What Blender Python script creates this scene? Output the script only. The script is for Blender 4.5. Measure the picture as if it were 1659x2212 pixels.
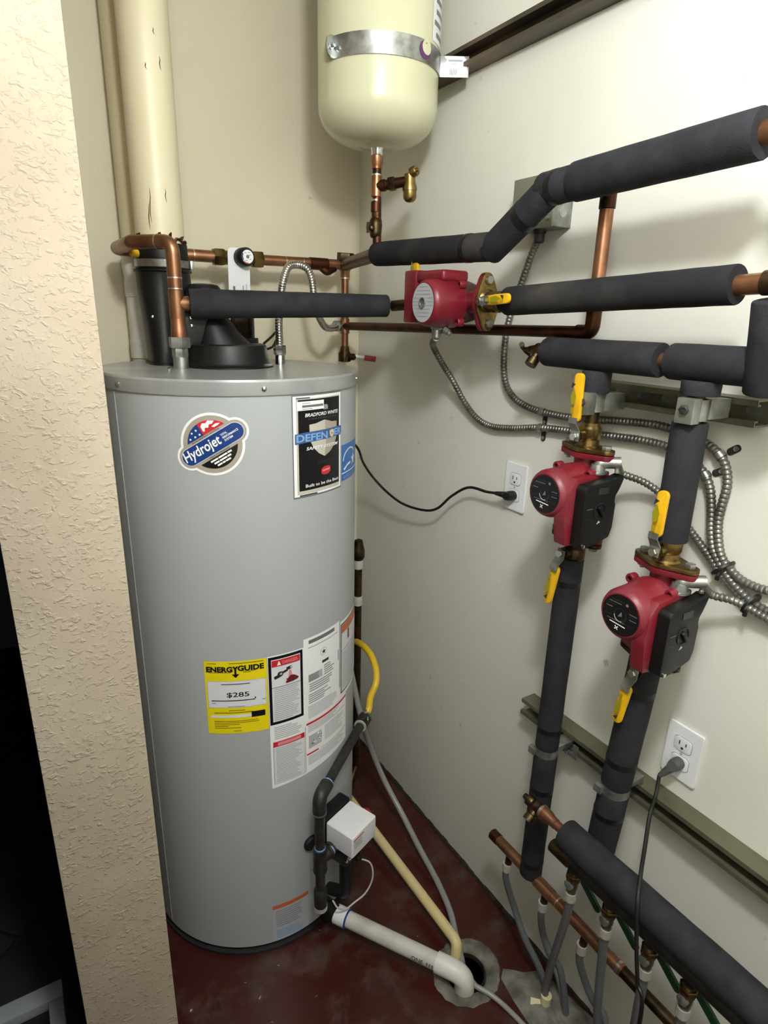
import bpy, bmesh, math, random
from mathutils import Vector, Matrix

random.seed(7)
for _o in list(bpy.data.objects):
    bpy.data.objects.remove(_o, do_unlink=True)
SC = bpy.context.scene
COL = SC.collection
V = Vector
PI = math.pi

# ------------------------------------------------------------------ camera
# metres; right wall is the plane x = 0, back wall the plane y = 0, floor z = 0
FPX = 1320.406
YAW, PITCH, ROLL = 0.551817, 0.311830, -0.0247795
CAM = V((-0.99526, -1.80130, 1.59017))


def cam_axes():
    ca, sa, cb, sb = math.cos(YAW), math.sin(YAW), math.cos(PITCH), math.sin(PITCH)
    fw = V((sa * cb, ca * cb, -sb))
    rt = V((ca, -sa, 0))
    dn = fw.cross(rt)
    cg, sg = math.cos(ROLL), math.sin(ROLL)
    return rt * cg + dn * sg, -rt * sg + dn * cg, fw


AX, AY, AZ = cam_axes()
cd = bpy.data.cameras.new('camera')
co = bpy.data.objects.new('camera', cd)
COL.objects.link(co)
up, bk = -AY, -AZ
co.matrix_world = Matrix(((AX.x, up.x, bk.x, CAM.x), (AX.y, up.y, bk.y, CAM.y), (AX.z, up.z, bk.z, CAM.z), (0, 0, 0, 1)))
cd.sensor_fit = 'HORIZONTAL'
cd.sensor_width = 36.0
cd.lens = FPX * 36.0 / 1659.0
cd.clip_start = 0.01
SC.camera = co

# ------------------------------------------------------------------ world, light, exposure
wd = bpy.data.worlds.new('world')
SC.world = wd
wd.use_nodes = True
wd.node_tree.nodes['Background'].inputs[0].default_value = (0.8, 0.85, 1.0, 1)
wd.node_tree.nodes['Background'].inputs[1].default_value = 0.003
SC.view_settings.view_transform = 'Standard'
SC.view_settings.look = 'None'
SC.view_settings.gamma = 1.0
SC.view_settings.use_curve_mapping = False
SC.view_settings.exposure = 0.0

LIGHT_POS = V((-0.80, -1.70, 2.22))
ld = bpy.data.lights.new('pendant_bulb_light', 'POINT')
ld.shadow_soft_size = 0.065
ld.energy = 48.0
ld.color = (0.955, 0.99, 1.0)
lo = bpy.data.objects.new('pendant_bulb_light', ld)
COL.objects.link(lo)
lo.location = LIGHT_POS


# ------------------------------------------------------------------ helpers: where a spot of the photo lies on a known plane
def ray(px, py):
    return AX * ((px - 829.5) / FPX) + AY * ((py - 1106.0) / FPX) + AZ


def W(px, py, x=None, y=None, z=None):
    r = ray(px, py)
    if x is not None:
        t = (x - CAM.x) / r.x
    elif y is not None:
        t = (y - CAM.y) / r.y
    else:
        t = (z - CAM.z) / r.z
    return CAM + r * t


def Dp(px, py, d):
    return CAM + ray(px, py) * d


# ------------------------------------------------------------------ materials
def srgb(h):
    h = h.lstrip('#')
    out = []
    for i in (0, 2, 4):
        c = int(h[i:i + 2], 16) / 255.0
        out.append(c / 12.92 if c <= 0.04045 else ((c + 0.055) / 1.055) ** 2.4)
    return tuple(out)


MATS = {}


def mat(name, col, rough=0.5, metal=0.0, col2=None, nscale=8.0, nlo=0.4, nhi=0.65, detail=4.0, bump=0.0, bscale=80.0,
        spec=0.5, emit=None, stretch=None, bdist=0.002):
    m = bpy.data.materials.new(name)
    m.use_nodes = True
    nt = m.node_tree
    b = nt.nodes['Principled BSDF']
    c = srgb(col) if isinstance(col, str) else col
    b.inputs['Base Color'].default_value = (*c, 1)
    b.inputs['Roughness'].default_value = rough
    b.inputs['Metallic'].default_value = metal
    b.inputs['Specular IOR Level'].default_value = spec
    tc = nt.nodes.new('ShaderNodeTexCoord')
    src = tc.outputs['Object']
    if stretch:
        mp = nt.nodes.new('ShaderNodeMapping')
        mp.inputs['Scale'].default_value = stretch
        nt.links.new(src, mp.inputs['Vector'])
        src = mp.outputs['Vector']
    if col2 is not None:
        c2 = srgb(col2) if isinstance(col2, str) else col2
        n = nt.nodes.new('ShaderNodeTexNoise')
        n.inputs['Scale'].default_value = nscale
        n.inputs['Detail'].default_value = detail
        nt.links.new(src, n.inputs['Vector'])
        r = nt.nodes.new('ShaderNodeValToRGB')
        r.color_ramp.elements[0].position = nlo
        r.color_ramp.elements[1].position = nhi
        r.color_ramp.elements[0].color = (*c, 1)
        r.color_ramp.elements[1].color = (*c2, 1)
        nt.links.new(n.outputs['Fac'], r.inputs['Fac'])
        nt.links.new(r.outputs['Color'], b.inputs['Base Color'])
    if bump:
        n2 = nt.nodes.new('ShaderNodeTexNoise')
        n2.inputs['Scale'].default_value = bscale
        n2.inputs['Detail'].default_value = 3.0
        nt.links.new(src, n2.inputs['Vector'])
        bp = nt.nodes.new('ShaderNodeBump')
        bp.inputs['Strength'].default_value = bump
        bp.inputs['Distance'].default_value = bdist
        nt.links.new(n2.outputs['Fac'], bp.inputs['Height'])
        nt.links.new(bp.outputs['Normal'], b.inputs['Normal'])
    if emit:
        b.inputs['Emission Color'].default_value = (*emit[0], 1)
        b.inputs['Emission Strength'].default_value = emit[1]
    MATS[name] = m
    return m


def wall_mat(name, base, dirt, scuff):
    """painted drywall: fine orange peel, faint soiling, a few short dark scuffs"""
    m = mat(name, base, rough=0.62, col2=dirt, nscale=2.2, nlo=0.35, nhi=0.8, bump=0.16, bscale=190.0, spec=0.3, bdist=0.0016)
    nt = m.node_tree
    b = nt.nodes['Principled BSDF']
    prev = b.inputs['Base Color'].links[0].from_socket
    tc = [n for n in nt.nodes if n.type == 'TEX_COORD'][0]
    mp = nt.nodes.new('ShaderNodeMapping')
    mp.inputs['Scale'].default_value = (1, 1, 1)
    nt.links.new(tc.outputs['Object'], mp.inputs['Vector'])
    n1 = nt.nodes.new('ShaderNodeTexNoise'); n1.inputs['Scale'].default_value = 26.0; n1.inputs['Detail'].default_value = 5
    n2 = nt.nodes.new('ShaderNodeTexNoise'); n2.inputs['Scale'].default_value = 3.1; n2.inputs['Detail'].default_value = 2
    nt.links.new(mp.outputs[0], n1.inputs['Vector']); nt.links.new(mp.outputs[0], n2.inputs['Vector'])
    r1 = nt.nodes.new('ShaderNodeMapRange'); r1.inputs[1].default_value = 0.68; r1.inputs[2].default_value = 0.74
    r2 = nt.nodes.new('ShaderNodeMapRange'); r2.inputs[1].default_value = 0.50; r2.inputs[2].default_value = 0.60
    nt.links.new(n1.outputs['Fac'], r1.inputs[0]); nt.links.new(n2.outputs['Fac'], r2.inputs[0])
    mu = nt.nodes.new('ShaderNodeMath'); mu.operation = 'MULTIPLY'
    nt.links.new(r1.outputs[0], mu.inputs[0]); nt.links.new(r2.outputs[0], mu.inputs[1])
    m2 = nt.nodes.new('ShaderNodeMath'); m2.operation = 'MULTIPLY'; m2.inputs[1].default_value = 0.55
    nt.links.new(mu.outputs[0], m2.inputs[0])
    mx = nt.nodes.new('ShaderNodeMix'); mx.data_type = 'RGBA'
    nt.links.new(m2.outputs[0], mx.inputs['Factor'])
    nt.links.new(prev, mx.inputs['A'])
    mx.inputs['B'].default_value = (*srgb(scuff), 1)
    nt.links.new(mx.outputs['Result'], b.inputs['Base Color'])
    return m


wall_mat('wall_paint', '#dedcd3', '#d6d2c5', '#8a8474')
wall_mat('wall_paint_cream', '#d9d1b9', '#d0c7ac', '#857d69')
mat('ceiling_paint', '#d6d4ce', rough=0.8)


def knockdown():
    """trowelled knock-down plaster on the end of the partition"""
    m = mat('knockdown_plaster', '#bcae9a', rough=0.7, col2='#b1a38f', nscale=5, spec=0.25)
    nt = m.node_tree
    b = nt.nodes['Principled BSDF']
    tc = [n for n in nt.nodes if n.type == 'TEX_COORD'][0]
    mp = nt.nodes.new('ShaderNodeMapping'); mp.inputs['Scale'].default_value = (0.7, 1.0, 1.0); mp.inputs['Rotation'].default_value = (0, 0.35, 0)
    nt.links.new(tc.outputs['Object'], mp.inputs[0])
    n = nt.nodes.new('ShaderNodeTexNoise'); n.inputs['Scale'].default_value = 135; n.inputs['Detail'].default_value = 3.5
    n.inputs['Distortion'].default_value = 0.6
    nt.links.new(mp.outputs[0], n.inputs['Vector'])
    r = nt.nodes.new('ShaderNodeMapRange'); r.inputs[1].default_value = 0.53; r.inputs[2].default_value = 0.70
    nt.links.new(n.outputs['Fac'], r.inputs[0])
    n3 = nt.nodes.new('ShaderNodeTexNoise'); n3.inputs['Scale'].default_value = 420
    nt.links.new(tc.outputs['Object'], n3.inputs['Vector'])
    ad = nt.nodes.new('ShaderNodeMath'); ad.operation = 'MULTIPLY_ADD'; ad.inputs[1].default_value = 0.12
    nt.links.new(n3.outputs['Fac'], ad.inputs[0]); nt.links.new(r.outputs[0], ad.inputs[2])
    bp = nt.nodes.new('ShaderNodeBump'); bp.inputs['Strength'].default_value = 0.55; bp.inputs['Distance'].default_value = 0.0022
    nt.links.new(ad.outputs[0], bp.inputs['Height'])
    nt.links.new(bp.outputs['Normal'], b.inputs['Normal'])


knockdown()


def floor_mat():
    m = mat('red_floor_paint', '#441812', rough=0.34, col2='#32120f', nscale=3.0, nlo=0.3, nhi=0.7, bump=0.08, bscale=60)
    nt = m.node_tree
    b = nt.nodes['Principled BSDF']
    prev = b.inputs['Base Color'].links[0].from_socket
    tc = [n for n in nt.nodes if n.type == 'TEX_COORD'][0]
    n = nt.nodes.new('ShaderNodeTexNoise'); n.inputs['Scale'].default_value = 9.0; n.inputs['Detail'].default_value = 9; n.inputs['Roughness'].default_value = 0.7
    nt.links.new(tc.outputs['Object'], n.inputs['Vector'])
    r = nt.nodes.new('ShaderNodeMapRange'); r.inputs[1].default_value = 0.50; r.inputs[2].default_value = 0.74; r.inputs[4].default_value = 0.75
    nt.links.new(n.outputs['Fac'], r.inputs[0])
    mx = nt.nodes.new('ShaderNodeMix'); mx.data_type = 'RGBA'
    nt.links.new(r.outputs[0], mx.inputs['Factor']); nt.links.new(prev, mx.inputs['A'])
    mx.inputs['B'].default_value = (*srgb('#574a42'), 1)
    n4 = nt.nodes.new('ShaderNodeTexNoise'); n4.inputs['Scale'].default_value = 60; n4.inputs['Detail'].default_value = 4
    nt.links.new(tc.outputs['Object'], n4.inputs['Vector'])
    r4 = nt.nodes.new('ShaderNodeMapRange'); r4.inputs[1].default_value = 0.72; r4.inputs[2].default_value = 0.76
    nt.links.new(n4.outputs['Fac'], r4.inputs[0])
    m4 = nt.nodes.new('ShaderNodeMix'); m4.data_type = 'RGBA'
    nt.links.new(r4.outputs[0], m4.inputs['Factor']); nt.links.new(mx.outputs['Result'], m4.inputs['A'])
    m4.inputs['B'].default_value = (*srgb('#a39a90'), 1)
    nt.links.new(m4.outputs['Result'], b.inputs['Base Color'])
    rr = nt.nodes.new('ShaderNodeMapRange'); rr.inputs[3].default_value = 0.28; rr.inputs[4].default_value = 0.7
    nt.links.new(r.outputs[0], rr.inputs[0]); nt.links.new(rr.outputs[0], b.inputs['Roughness'])


floor_mat()
mat('concrete', '#7e7a70', rough=0.9, col2='#54504a', nscale=22, detail=8, bump=0.7, bscale=45, bdist=0.006)
mat('unlit_tile', '#33312f', rough=0.5, col2='#282624', nscale=6)  # near-black tone stands in for missing light in the next room
mat('grout', '#26241f', rough=0.9)
mat('heater_enamel', '#a9adae', rough=0.36, spec=0.5, bump=0.02, bscale=300)
mat('heater_pan', '#a6a8a8', rough=0.28, metal=0.35, col2='#c4c2bb', nscale=7, nlo=0.5, nhi=0.8, detail=6)
mat('heater_base', '#1d1e20', rough=0.5)
mat('black_plastic', '#0e0f10', rough=0.45, spec=0.4)
mat('black_rubber', '#131416', rough=0.5)
mat('foam', '#222226', rough=0.82, col2='#2e2e33', nscale=26, nlo=0.35, nhi=0.7, bump=0.35, bscale=420, spec=0.25)
mat('foam_dusty', '#212124', rough=0.88, col2='#45423c', nscale=7, nlo=0.5, nhi=0.8, detail=6, bump=0.3, bscale=380, spec=0.2)
mat('tape', '#0d0d0f', rough=0.42)
mat('copper', '#a9795a', rough=0.36, metal=0.85, col2='#64442f', nscale=16, nlo=0.35, nhi=0.75, detail=5)
mat('copper_bright', '#c98463', rough=0.33, metal=1.0, col2='#8a4e36', nscale=30, nlo=0.4, nhi=0.7)
mat('copper_dark', '#5a3524', rough=0.42, metal=0.9, col2='#33231a', nscale=18, nlo=0.35, nhi=0.7, detail=6)
mat('solder', '#cfcac0', rough=0.3, metal=1.0)
mat('brass', '#9a8250', rough=0.33, metal=1.0, col2='#6e5c3a', nscale=30)
mat('brass_dark', '#5c4b35', rough=0.42, metal=1.0, col2='#3e3227', nscale=34)
mat('galvanized', '#b4b6b3', rough=0.36, metal=0.9, col2='#8f918d', nscale=40)
mat('chrome', '#d8dadb', rough=0.16, metal=1.0)
mat('zinc_dull', '#9b9d95', rough=0.45, metal=0.75, col2='#77786f', nscale=30)
mat('stainless', '#c9c7c2', rough=0.22, metal=1.0)
mat('conduit_steel', '#85827b', rough=0.42, metal=0.7, col2='#625f58', nscale=20)
mat('strut_olive', '#77745f', rough=0.42, metal=0.55, col2='#66624f', nscale=14)
mat('strut_dark', '#4b463e', rough=0.45, metal=0.6, col2='#7d6a58', nscale=3)
mat('pump_red', '#731623', rough=0.38, col2='#63131f', nscale=20)
mat('pump_red_dusty', '#731623', rough=0.42, col2='#7a3d46', nscale=14, nlo=0.5, nhi=0.8)
mat('pump_iron', '#4a3a33', rough=0.5, metal=0.5, col2='#5a3230', nscale=18)
mat('yellow_vinyl', '#e2ae18', rough=0.4, col2='#d19f14', nscale=30)
mat('yellow_hose', '#d9b42c', rough=0.4)
mat('green_vinyl', '#0a4029', rough=0.45)
mat('red_vinyl', '#8c1a1c', rough=0.45)
mat('pvc_cream', '#dcd3b4', rough=0.42, col2='#cbbf98', nscale=5, nlo=0.4, nhi=0.7, stretch=(1, 1, 0.25))
mat('pvc_white', '#dedcd4', rough=0.4, col2='#cfcabb', nscale=8)
mat('pvc_grimy', '#c9c7bd', rough=0.5, col2='#9b9586', nscale=12, nlo=0.45, nhi=0.75, detail=7)
mat('cpvc', '#d8c590', rough=0.4)
mat('pex_grey', '#5d5f64', rough=0.42)
mat('tube_grey', '#8e8f8d', rough=0.3)
mat('steel_black', '#3c3a37', rough=0.5, metal=0.5, col2='#2c2a28', nscale=40)
mat('pipe_wrap_blue', '#7ea6d8', rough=0.4)
mat('tank_cream', '#c6c5a6', rough=0.2, spec=0.55)
mat('plastic_white', '#e2e2e4', rough=0.35)
mat('plastic_grey', '#a8abae', rough=0.4)
mat('socket_dark', '#2b2b2b', rough=0.6)
mat('box_olive', '#7f8070', rough=0.45, metal=0.3)
mat('cord_black', '#0b0b0c', rough=0.4)
mat('cord_grey', '#2d2d2e', rough=0.5)
mat('plug_grey', '#4c4b49', rough=0.55)
mat('wire_white', '#cfcdc6', rough=0.4)
mat('clamp_white', '#c4c2ba', rough=0.45, metal=0.4)
mat('manifold_brass', '#7c7360', rough=0.36, metal=0.9)
mat('lamp_diffuser', '#ffffff', rough=0.5, emit=((1, 0.96, 0.9), 4.0))
# printing inks
for _n, _c in dict(ink_white='#f0f0f0', ink_paper='#dcdde2', ink_black='#0c0b0d', ink_grey='#8e8f97', ink_lightgrey='#b4b5bb', ink_yellow='#ecd712',
                   ink_olive='#8f8410', ink_red='#c62b34', ink_pink='#e08a90', ink_navy='#163a7c', ink_blue='#2a6cb8', ink_sky='#7fa6d4', ink_taupe='#a59b8f',
                   ink_darkgrey='#2a2b2e', ink_maroon='#6a1a22', ink_orange='#c9653c', ink_silver='#c2bdb0', ink_sand='#c8bd9a', ink_purple='#5c3268',
                   ink_steelblue='#3d5f92', ink_midgrey='#6c6d72').items():
    mat(_n, _c, rough=0.35)


# ------------------------------------------------------------------ scene graph helpers
def tag(o, label=None, cat=None, group=None, kind=None):
    if label: o['label'] = label
    if cat: o['category'] = cat
    if group: o['group'] = group
    if kind: o['kind'] = kind
    return o


def thing(name, label, cat, loc, group=None):
    o = bpy.data.objects.new(name, None)
    o.empty_display_size = 0.02
    COL.objects.link(o)
    o.location = loc
    tag(o, label, cat, group)
    o['_w'] = 1
    return o


def mk(name, bm, m, parent=None, smooth=35):
    me = bpy.data.meshes.new(name)
    bmesh.ops.recalc_face_normals(bm, faces=bm.faces)
    bm.to_mesh(me)
    bm.free()
    ms = m if isinstance(m, (list, tuple)) else [m]
    for k in ms:
        me.materials.append(MATS[k])
    if smooth:
        for p in me.polygons:
            p.use_smooth = True
        me.set_sharp_from_angle(angle=math.radians(smooth))
    o = bpy.data.objects.new(name, me)
    COL.objects.link(o)
    if parent is not None:
        o.parent = parent
        if parent.type == 'EMPTY':
            o.matrix_parent_inverse = Matrix.Translation(-V(parent.location))
    return o


def single(name, bm, m, label, cat, group=None, smooth=35):
    return tag(mk(name, bm, m, None, smooth), label, cat, group)


def struct(name, bm, m, label=None, smooth=35):
    return tag(mk(name, bm, m, None, smooth), label, None, None, 'structure')


# ------------------------------------------------------------------ mesh helpers
def BM():
    return bmesh.new()


def frame(o, X, Y, Z):
    return Matrix(((X[0], Y[0], Z[0], o[0]), (X[1], Y[1], Z[1], o[1]), (X[2], Y[2], Z[2], o[2]), (0, 0, 0, 1)))


def basis(z, hint=(0, 0, 1)):
    z = V(z).normalized()
    h = V(hint)
    if abs(z.dot(h.normalized())) > 0.98:
        h = V((1, 0, 0))
    x = h.cross(z).normalized()
    return x, z.cross(x), z


def fillet(pts, r, n=7):
    pts = [V(p) for p in pts]
    if r <= 0 or len(pts) < 3:
        return pts
    out = [pts[0]]
    for i in range(1, len(pts) - 1):
        a, b, c = pts[i - 1], pts[i], pts[i + 1]
        u, w = (a - b), (c - b)
        lu, lw = u.length, w.length
        u.normalize(); w.normalize()
        ang = u.angle(w)
        if ang > PI - 0.02:
            out.append(b)
            continue
        d = min(r / math.tan(ang / 2), lu * 0.49, lw * 0.49)
        p0, p1 = b + u * d, b + w * d
        for k in range(n + 1):
            t = k / n
            q = p0 * (1 - t) ** 2 + b * 2 * t * (1 - t) + p1 * t * t
            out.append(q)
    out.append(pts[-1])
    return out


def spline(pts, n=8):
    pts = [V(p) for p in pts]
    P = [pts[0] * 2 - pts[1]] + pts + [pts[-1] * 2 - pts[-2]]
    out = []
    for i in range(1, len(P) - 2):
        for k in range(n):
            t = k / n
            a, b, c, d = P[i - 1], P[i], P[i + 1], P[i + 2]
            out.append(0.5 * ((2 * b) + (c - a) * t + (2 * a - 5 * b + 4 * c - d) * t * t + (3 * b - a - 3 * c + d) * t ** 3))
    out.append(P[-2])
    return out


def resample(pts, step):
    out = [pts[0].copy()]
    acc = 0.0
    for a, b in zip(pts[:-1], pts[1:]):
        L = (b - a).length
        if L < 1e-9:
            continue
        s = step - acc
        while s <= L:
            out.append(a + (b - a) * (s / L))
            s += step
        acc = (acc + L) % step
    return out


def sweep(bm, pts, rad, seg=14, cap=True):
    pts = [V(p) for p in pts]
    q = [pts[0]]
    rr = rad if isinstance(rad, (list, tuple)) else [rad] * len(pts)
    r2 = [rr[0]]
    for p, r in zip(pts[1:], rr[1:]):
        if (p - q[-1]).length > 1e-6 or abs(r - r2[-1]) > 1e-7:
            q.append(p); r2.append(r)
    pts, rr = q, r2
    n = len(pts)
    tang = []
    for i in range(n):
        a = pts[max(i - 1, 0)]
        b = pts[min(i + 1, n - 1)]
        d = b - a
        if d.length < 1e-9:
            d = tang[-1] if tang else V((0, 0, 1))
        tang.append(d.normalized())
    x, y, _ = basis(tang[0])
    rings = []
    for i in range(n):
        t = tang[i]
        x = (x - t * x.dot(t)).normalized()
        y = t.cross(x)
        rings.append([bm.verts.new(pts[i] + (x * math.cos(2 * PI * k / seg) + y * math.sin(2 * PI * k / seg)) * rr[i]) for k in range(seg)])
    for a, b in zip(rings[:-1], rings[1:]):
        for k in range(seg):
            bm.faces.new((a[k], a[(k + 1) % seg], b[(k + 1) % seg], b[k]))
    if cap:
        bm.faces.new(list(reversed(rings[0])))
        bm.faces.new(rings[-1])
    return bm


def tube(pts, r, bend=0.0, seg=16, bm=None):
    bm = bm or BM()
    return sweep(bm, fillet(pts, bend), r, seg)


def lathe(o, axis, prof, seg=28, bm=None, hint=(0, 0, 1)):
    bm = bm or BM()
    o = V(o)
    x, y, z = basis(axis, hint)
    rings = []
    for t, r in prof:
        if r < 1e-6:
            rings.append([bm.verts.new(o + z * t)])
        else:
            rings.append([bm.verts.new(o + z * t + (x * math.cos(2 * PI * k / seg) + y * math.sin(2 * PI * k / seg)) * r) for k in range(seg)])
    for a, b in zip(rings[:-1], rings[1:]):
        for k in range(seg):
            k2 = (k + 1) % seg
            if len(a) == 1 and len(b) == 1:
                continue
            if len(a) == 1:
                bm.faces.new((a[0], b[k2], b[k]))
            elif len(b) == 1:
                bm.faces.new((a[k], a[k2], b[0]))
            else:
                bm.faces.new((a[k], a[k2], b[k2], b[k]))
    if len(rings[0]) > 1:
        bm.faces.new(list(reversed(rings[0])))
    if len(rings[-1]) > 1:
        bm.faces.new(rings[-1])
    return bm


def box(c, X, Y, Z, sx, sy, sz, bevel=0.0, bm=None, seg=2):
    """box centred at c, half axes along unit vectors X,Y,Z"""
    b = BM()
    M = frame(V(c), V(X), V(Y), V(Z))
    bmesh.ops.create_cube(b, size=1.0)
    for v in b.verts:
        v.co = V((v.co.x * sx, v.co.y * sy, v.co.z * sz))
    if bevel > 0:
        bmesh.ops.bevel(b, geom=list(b.edges), offset=bevel, segments=seg, affect='EDGES', profile=0.6)
    b.transform(M)
    return merge(bm, b)


def merge(a, b):
    if a is None:
        return b
    me = bpy.data.meshes.new('tmp')
    b.to_mesh(me)
    a.from_mesh(me)
    bpy.data.meshes.remove(me)
    b.free()
    return a


def abox(x0, x1, y0, y1, z0, z1, bevel=0.0, bm=None, seg=2):
    return box(((x0 + x1) / 2, (y0 + y1) / 2, (z0 + z1) / 2), (1, 0, 0), (0, 1, 0), (0, 0, 1), abs(x1 - x0), abs(y1 - y0), abs(z1 - z0), bevel, bm, seg)


def prism(outline, M, h, bevel=0.0, bm=None, seg=2):
    b = BM()
    vs = [b.verts.new((p[0], p[1], 0)) for p in outline]
    f = b.faces.new(vs)
    r = bmesh.ops.extrude_face_region(b, geom=[f])
    for e in r['geom']:
        if isinstance(e, bmesh.types.BMVert):
            e.co.z += h
    if bevel > 0:
        bmesh.ops.bevel(b, geom=list(b.edges), offset=bevel, segments=seg, affect='EDGES', profile=0.6)
    b.transform(M)
    return merge(bm, b)


def hexnut(o, axis, r, h, bm=None, hint=(0, 0, 1)):
    return lathe(o, axis, [(0, r * 0.93), (h * 0.12, r), (h * 0.88, r), (h, r * 0.93)], seg=6, bm=bm, hint=hint)


def oval(lx, r, rc, n=10):
    """two-bolt flange outline: hull of a centre disc and two ears"""
    pts = []
    d = lx
    al = math.acos(max(-1, min(1, (rc - r) / d)))
    for k in range(n + 1):
        a = -al + 2 * al * k / n
        pts.append((d + r * math.cos(a), r * math.sin(a)))
    for k in range(1, n):
        a = al + (PI - 2 * al) * k / n
        pts.append((rc * math.cos(a), rc * math.sin(a)))
    for k in range(n + 1):
        a = PI - al + 2 * al * k / n
        pts.append((-d + r * math.cos(a), r * math.sin(a)))
    for k in range(1, n):
        a = PI + al + (PI - 2 * al) * k / n
        pts.append((rc * math.cos(a), rc * math.sin(a)))
    return pts


def roundrect(w, h, r, n=5):
    pts = []
    for cx, cy, a0 in ((w / 2 - r, h / 2 - r, 0), (-w / 2 + r, h / 2 - r, PI / 2), (-w / 2 + r, -h / 2 + r, PI), (w / 2 - r, -h / 2 + r, 3 * PI / 2)):
        for k in range(n + 1):
            a = a0 + PI / 2 * k / n
            pts.append((cx + r * math.cos(a), cy + r * math.sin(a)))
    return pts


def ribbed(pts, r, pitch=0.0078, amp=0.0016, seg=12, n=10):
    """flexible metal conduit: a swept tube whose radius steps with every turn of the strip"""
    p = resample(spline(pts, n), pitch / 4)
    rr = []
    for i in range(len(p)):
        rr.append((r, r, r - amp, r - amp * 0.4)[i % 4])
    return sweep(BM(), p, rr, seg)


# ------------------------------------------------------------------ flat printing laid on a surface
TXT = {}


def text_mesh(s, bold=0.0, shear=0.0):
    key = (s, bold, shear)
    if key not in TXT:
        cu = bpy.data.curves.new('print', 'FONT')
        cu.body = s
        cu.size = 1.0
        cu.resolution_u = 3
        cu.offset = bold
        cu.shear = shear
        ob = bpy.data.objects.new('print', cu)
        me = bpy.data.meshes.new_from_object(ob)
        vs = [(v.co.x, v.co.y) for v in me.vertices]
        fs = [tuple(p.vertices) for p in me.polygons]
        bpy.data.objects.remove(ob)
        bpy.data.curves.remove(cu)
        bpy.data.meshes.remove(me)
        xs = [v[0] for v in vs]; ys = [v[1] for v in vs]
        TXT[key] = (vs, fs, min(xs), max(xs), min(ys), max(ys))
    return TXT[key]


class Print:
    """ink shapes in (u, v) metres on a surface given by mapf(u, v, lift)"""

    def __init__(self, mapf, bis=0.0, lift=0.00035):
        self.f, self.bis, self.lift = mapf, bis, lift
        self.bm = BM()
        self.mats = []

    def mi(self, m):
        if m not in self.mats:
            self.mats.append(m)
        return self.mats.index(m)

    def poly(self, pts, m, layer=1):
        vs = [self.bm.verts.new((p[0], p[1], layer * self.lift)) for p in pts]
        f = self.bm.faces.new(vs)
        f.material_index = self.mi(m)

    def rect(self, u0, v0, u1, v1, m, layer=1):
        self.poly([(u0, v0), (u1, v0), (u1, v1), (u0, v1)], m, layer)

    def disc(self, u, v, r, m, layer=1, n=28, sq=1.0):
        self.poly([(u + r * sq * math.cos(2 * PI * k / n), v + r * math.sin(2 * PI * k / n)) for k in range(n)], m, layer)

    def text(self, s, u, v, h, m, layer=2, bold=0.0, shear=0.0, rot=0.0, width=None, align='c'):
        vs, fs, x0, x1, y0, y1 = text_mesh(s, bold, shear)
        sy = h / (y1 - y0)
        sx = sy if width is None else width / (x1 - x0)
        off = {'c': (x0 + x1) / 2, 'l': x0}[align]
        cr, sr = math.cos(rot), math.sin(rot)
        nv = []
        for x, y in vs:
            a, b = (x - off) * sx, (y - (y0 + y1) / 2) * sy
            nv.append(self.bm.verts.new((u + a * cr - b * sr, v + a * sr + b * cr, layer * self.lift)))
        i = self.mi(m)
        for f in fs:
            try:
                g = self.bm.faces.new([nv[k] for k in f])
                g.material_index = i
            except ValueError:
                pass

    def lines(self, u0, v0, u1, v1, n, m, layer=2, ragged=0.3, fill=0.5, rot=0.0):
        """rows of print too small to read in the photograph"""
        st = (v1 - v0) / n
        for k in range(n):
            e = u1 - (u1 - u0) * ragged * random.random()
            y = v1 - (k + 0.5) * st
            self.rect(u0, y - st * fill / 2, e, y + st * fill / 2, m, layer)

    def build(self, name, parent=None, smooth=0):
        bm = self.bm
        if self.bis:
            us = [v.co.x for v in bm.verts]
            a, b = min(us), max(us)
            n = int((b - a) / self.bis) + 1
            for k in range(1, n):
                u = a + (b - a) * k / n
                bmesh.ops.bisect_plane(bm, geom=list(bm.verts) + list(bm.edges) + list(bm.faces), plane_co=(u, 0, 0), plane_no=(1, 0, 0))
        for v in bm.verts:
            v.co = self.f(v.co.x, v.co.y, v.co.z)
        me = bpy.data.meshes.new(name)
        bm.normal_update()
        bm.to_mesh(me)
        bm.free()
        for k in self.mats:
            me.materials.append(MATS[k])
        o = bpy.data.objects.new(name, me)
        COL.objects.link(o)
        if parent is not None:
            o.parent = parent
            if parent.type == 'EMPTY':
                o.matrix_parent_inverse = Matrix.Translation(-V(parent.location))
        return o


def plane_map(o, X, Y):
    o, X, Y = V(o), V(X).normalized(), V(Y).normalized()
    Z = X.cross(Y)
    return lambda u, v, l: o + X * u + Y * v + Z * l

# ================================================================== THE SETTING
CEIL = 2.46
PY = -0.87                                    # front face of the partition end
PXR = W(259, 1106, y=PY).x
PXL = W(187, 2212, y=PY).x
struct('wall_back', abox(PXL, 0.12, 0.0, 0.12, 0, CEIL), 'wall_paint_cream', 'cream painted back wall')
struct('wall_right', abox(0.0, 0.12, -2.7, 0.0, 0, CEIL), 'wall_paint', 'cream painted right wall carrying the pipework')
struct('wall_left', abox(PXL, PXR, PY, 0.0, 0, CEIL, 0.004), 'knockdown_plaster', 'end of the partition wall in beige knock-down plaster')
struct('ceiling', abox(PXL, 0.12, -2.7, 0.12, CEIL, CEIL + 0.1), 'ceiling_paint', 'white ceiling')
struct('wall_bounce_front', abox(PXL, 0.12, -2.52, -2.4, 0, CEIL), 'wall_paint', 'unseen cream wall behind the viewer, added to bounce lamp light')  # unseen wall put in to bounce fill light forward
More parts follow.
